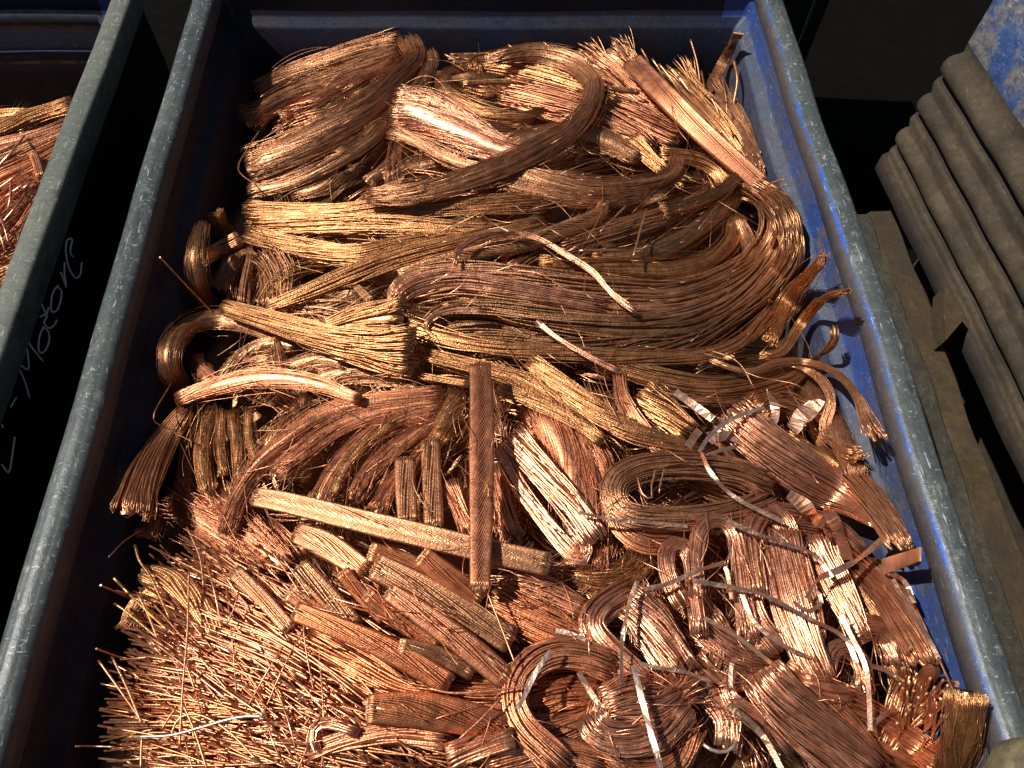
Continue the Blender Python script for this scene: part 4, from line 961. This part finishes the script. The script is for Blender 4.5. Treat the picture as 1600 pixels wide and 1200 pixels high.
skein('reddish skein lying along the right wall below the jutting strip', [(1350,880),(1390,930),(1420,985),(1445,1040)], [40,50,50,40], 'o', .06, rmm=1.0, mess=.2)
skein('brown wires wedged between the crumpled strip and the wall', [(1330,900),(1372,960),(1400,1020),(1420,1080)], [36,46,46,40], 'b', .05, rmm=1.0, mess=.2)
skein('coarse wires along the wall beside the gold edged skein', [(1290,700),(1345,760),(1385,815),(1410,860)], [30,40,40,30], 'b', .045, rmm=1.0, mess=.25)
hank('fine gold wires dropping between tails and wall', [(1255,590),(1285,640),(1315,690),(1340,745)], [40,46,44,30], 'b', .03, mess=.2, fray=(.3,.5))
# ------------------------------------------------------------------ copper in the left bin
skein('golden hank lying highest in the left bin', [(-60,222),(0,202),(50,182),(118,164)], [26,28,24], 'g', .05, rmm=.8)
skein('pale wires below the golden hank in the left bin', [(-60,232),(0,222),(60,208),(112,190)], 14, 'p', .045, rmm=.9)
skein('dark wires in the middle of the left bin', [(-60,262),(0,245),(60,222),(112,205)], [26,30,22], 'b', .035, rmm=.9)
skein('orange wires lower in the left bin', [(-60,300),(0,276),(50,256),(100,232)], [30,36,26], 'o', .04, rmm=1.0)
skein('orange wires lying at the rim of the left bin', [(-60,350),(0,318),(40,296),(84,272)], [36,44,30], 'o', .035, rmm=1.0, mess=.3)
skein('tangled wires nearest in the left bin', [(-60,400),(-10,360),(30,325),(60,300)], [50,56,40], 'o', .03, rmm=1.0, mess=.3)
cable('small upright cable stub in the left bin', [(52,240),(58,256),(64,276)], 14, 'o', .07, n=12, flat=.7, turns=.2)
G = 'loose wires in the left bin'
for a, b_ in [((14,382),(-4,330)), ((8,392),(-10,345)), ((12,330),(17,282)), ((-5,262),(38,212)), ((30,300),(50,280)), ((5,310),(60,268)), ((-10,300),(55,250)), ((2,350),(40,300))]:
    wire('thin loose wire lying on the heap in the left bin', [(*a, .06), ((a[0] + b_[0]) / 2 + 2, (a[1] + b_[1]) / 2, .075), (*b_, .06)], 3.4, 'p', .07, G)

# ------------------------------------------------------------------ what fills the gaps
def filler():
    buf = Buf(); n = 90
    gx = np.linspace(-0.418, 0.455, n); gy = np.linspace(0.03, 1.235, n)
    X, Y = np.meshgrid(gx, gy, indexing='ij')
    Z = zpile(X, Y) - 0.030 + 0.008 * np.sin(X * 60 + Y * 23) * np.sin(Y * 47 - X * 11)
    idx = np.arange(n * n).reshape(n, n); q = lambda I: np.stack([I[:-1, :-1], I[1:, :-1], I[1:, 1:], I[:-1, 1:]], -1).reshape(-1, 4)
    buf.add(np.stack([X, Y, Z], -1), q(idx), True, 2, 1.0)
    X, Y = np.meshgrid(np.linspace(-1.50, -0.645, 40), np.linspace(-0.1, 1.23, 40), indexing='ij')
    idx = np.arange(1600).reshape(40, 40)
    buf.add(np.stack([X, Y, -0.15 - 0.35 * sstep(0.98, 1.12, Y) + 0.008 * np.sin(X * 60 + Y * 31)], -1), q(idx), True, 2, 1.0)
    D = np.array([d[:4] for d in DIRS], float); tints = [d[4] for d in DIRS]
    order = ['o', 'b', 'k', 'g', 'p', 'r', 'c']
    m = 12; S = 9
    for j in range(950):
        px, py = RNG.uniform(150, 1530), RNG.uniform(70, 1215)
        xl = 330 - 0.27 * py + 60; xr = 1165 + 0.33 * py
        if j > 860: px, py = RNG.uniform(-60, 90), RNG.uniform(175, 420)
        elif px < xl or px > xr: continue
        d2 = (D[:, 0] - px) ** 2 + (D[:, 1] - py) ** 2; i = int(np.argmin(d2))
        a = math.atan2(D[i, 3], D[i, 2]) + RNG.normal(0, .45); L = RNG.uniform(60, 150)
        mi = order.index(tints[i]) if RNG.random() < .7 else 1
        lf = RNG.uniform(-0.012, 0.020)
        c, s_ = math.cos(a) * L / 2, math.sin(a) * L / 2; bd = RNG.normal(0, .12) * L
        pts = [P(px - c, py - s_, lf), P(px - s_ / L * bd, py + c / L * bd, lf + .008), P(px + c, py + s_, lf)]
        if j > 860 and max(q_[0] for q_ in pts) > -.645: continue
        if j <= 860 and (max(q_[0] for q_ in pts) > XR - .004 or min(q_[0] for q_ in pts) < XL + .02) or max(q_[1] for q_ in pts) > 1.2: continue
        C, _ = catmull(np.array(pts), S)
        T, Sd, N = frames(C)
        wd = RNG.uniform(.008, .02)
        u = RNG.uniform(-1, 1, (m, 1)) + .2 * np.sin(RNG.random((m, 1)) * 6 + np.linspace(0, 4, S)); v = RNG.uniform(-.5, .5, (m, 1))
        tubes(buf, C[None] + Sd[None] * u[..., None] * wd + N[None] * v[..., None] * wd, RNG.uniform(.45e-3, 1.1e-3, m), 3, N[None], None, mi)
    o = link('loose_wire_tangle', buf.mesh('loose_wire_tangle', (0, .6, -.15)), [M[t] for t in order], None, (0, .6, -.15))
    tag(o, 'tangle of loose copper wire filling the gaps below the hanks', 'wire tangle', kind='stuff')

def scatter():
    """Fine loose wire ends lying on top of everything, running roughly with the pieces below."""
    buf = Buf(); S = 10; order = ['o', 'b', 'g', 'p', 'r', 'c']
    for j in range(800):
        d = DIRS[RNG.integers(len(DIRS))]
        if d[0] < 130: continue
        px, py = d[0] + RNG.normal(0, 22), d[1] + RNG.normal(0, 22)
        a = math.atan2(d[3], d[2]) + RNG.normal(0, .35); L = RNG.uniform(40, 130); bd = RNG.normal(0, .10) * L
        c, s_ = math.cos(a) * L / 2, math.sin(a) * L / 2; lf = d[5] * LIFT + RNG.uniform(0.004, 0.016)
        pts = np.array([P(px - c, py - s_, lf - .008), P(px - s_ / L * bd * 2, py + c / L * bd * 2, lf + RNG.uniform(0, .008)), P(px + c, py + s_, lf - RNG.uniform(-.006, .012))])
        if pts[:, 0].max() > XR - .003 or pts[:, 0].min() < XL + .015 or pts[:, 1].max() > 1.2: continue
        C, _ = catmull(pts, S)
        tubes(buf, C[None] , np.array([RNG.uniform(.25e-3, .65e-3)]), 4, None, None, order.index(d[4]) if d[4] in order else 1)
    tag(link('loose_wire_ends', buf.mesh('loose_wire_ends', (0, .6, -.1)), [M[t] for t in order], None, (0, .6, -.1)),
        'fine loose copper wire ends strewn over the whole heap', 'wire ends', kind='stuff')
filler()
scatter()
print('TRIS', sum(sum(len(p.vertices) - 2 for p in o.data.polygons) for o in COL.objects if o.type == 'MESH') if False else sum(len(o.data.loops) - 2 * len(o.data.polygons) for o in COL.objects if o.type == 'MESH'), 'OBJ', len(COL.objects))
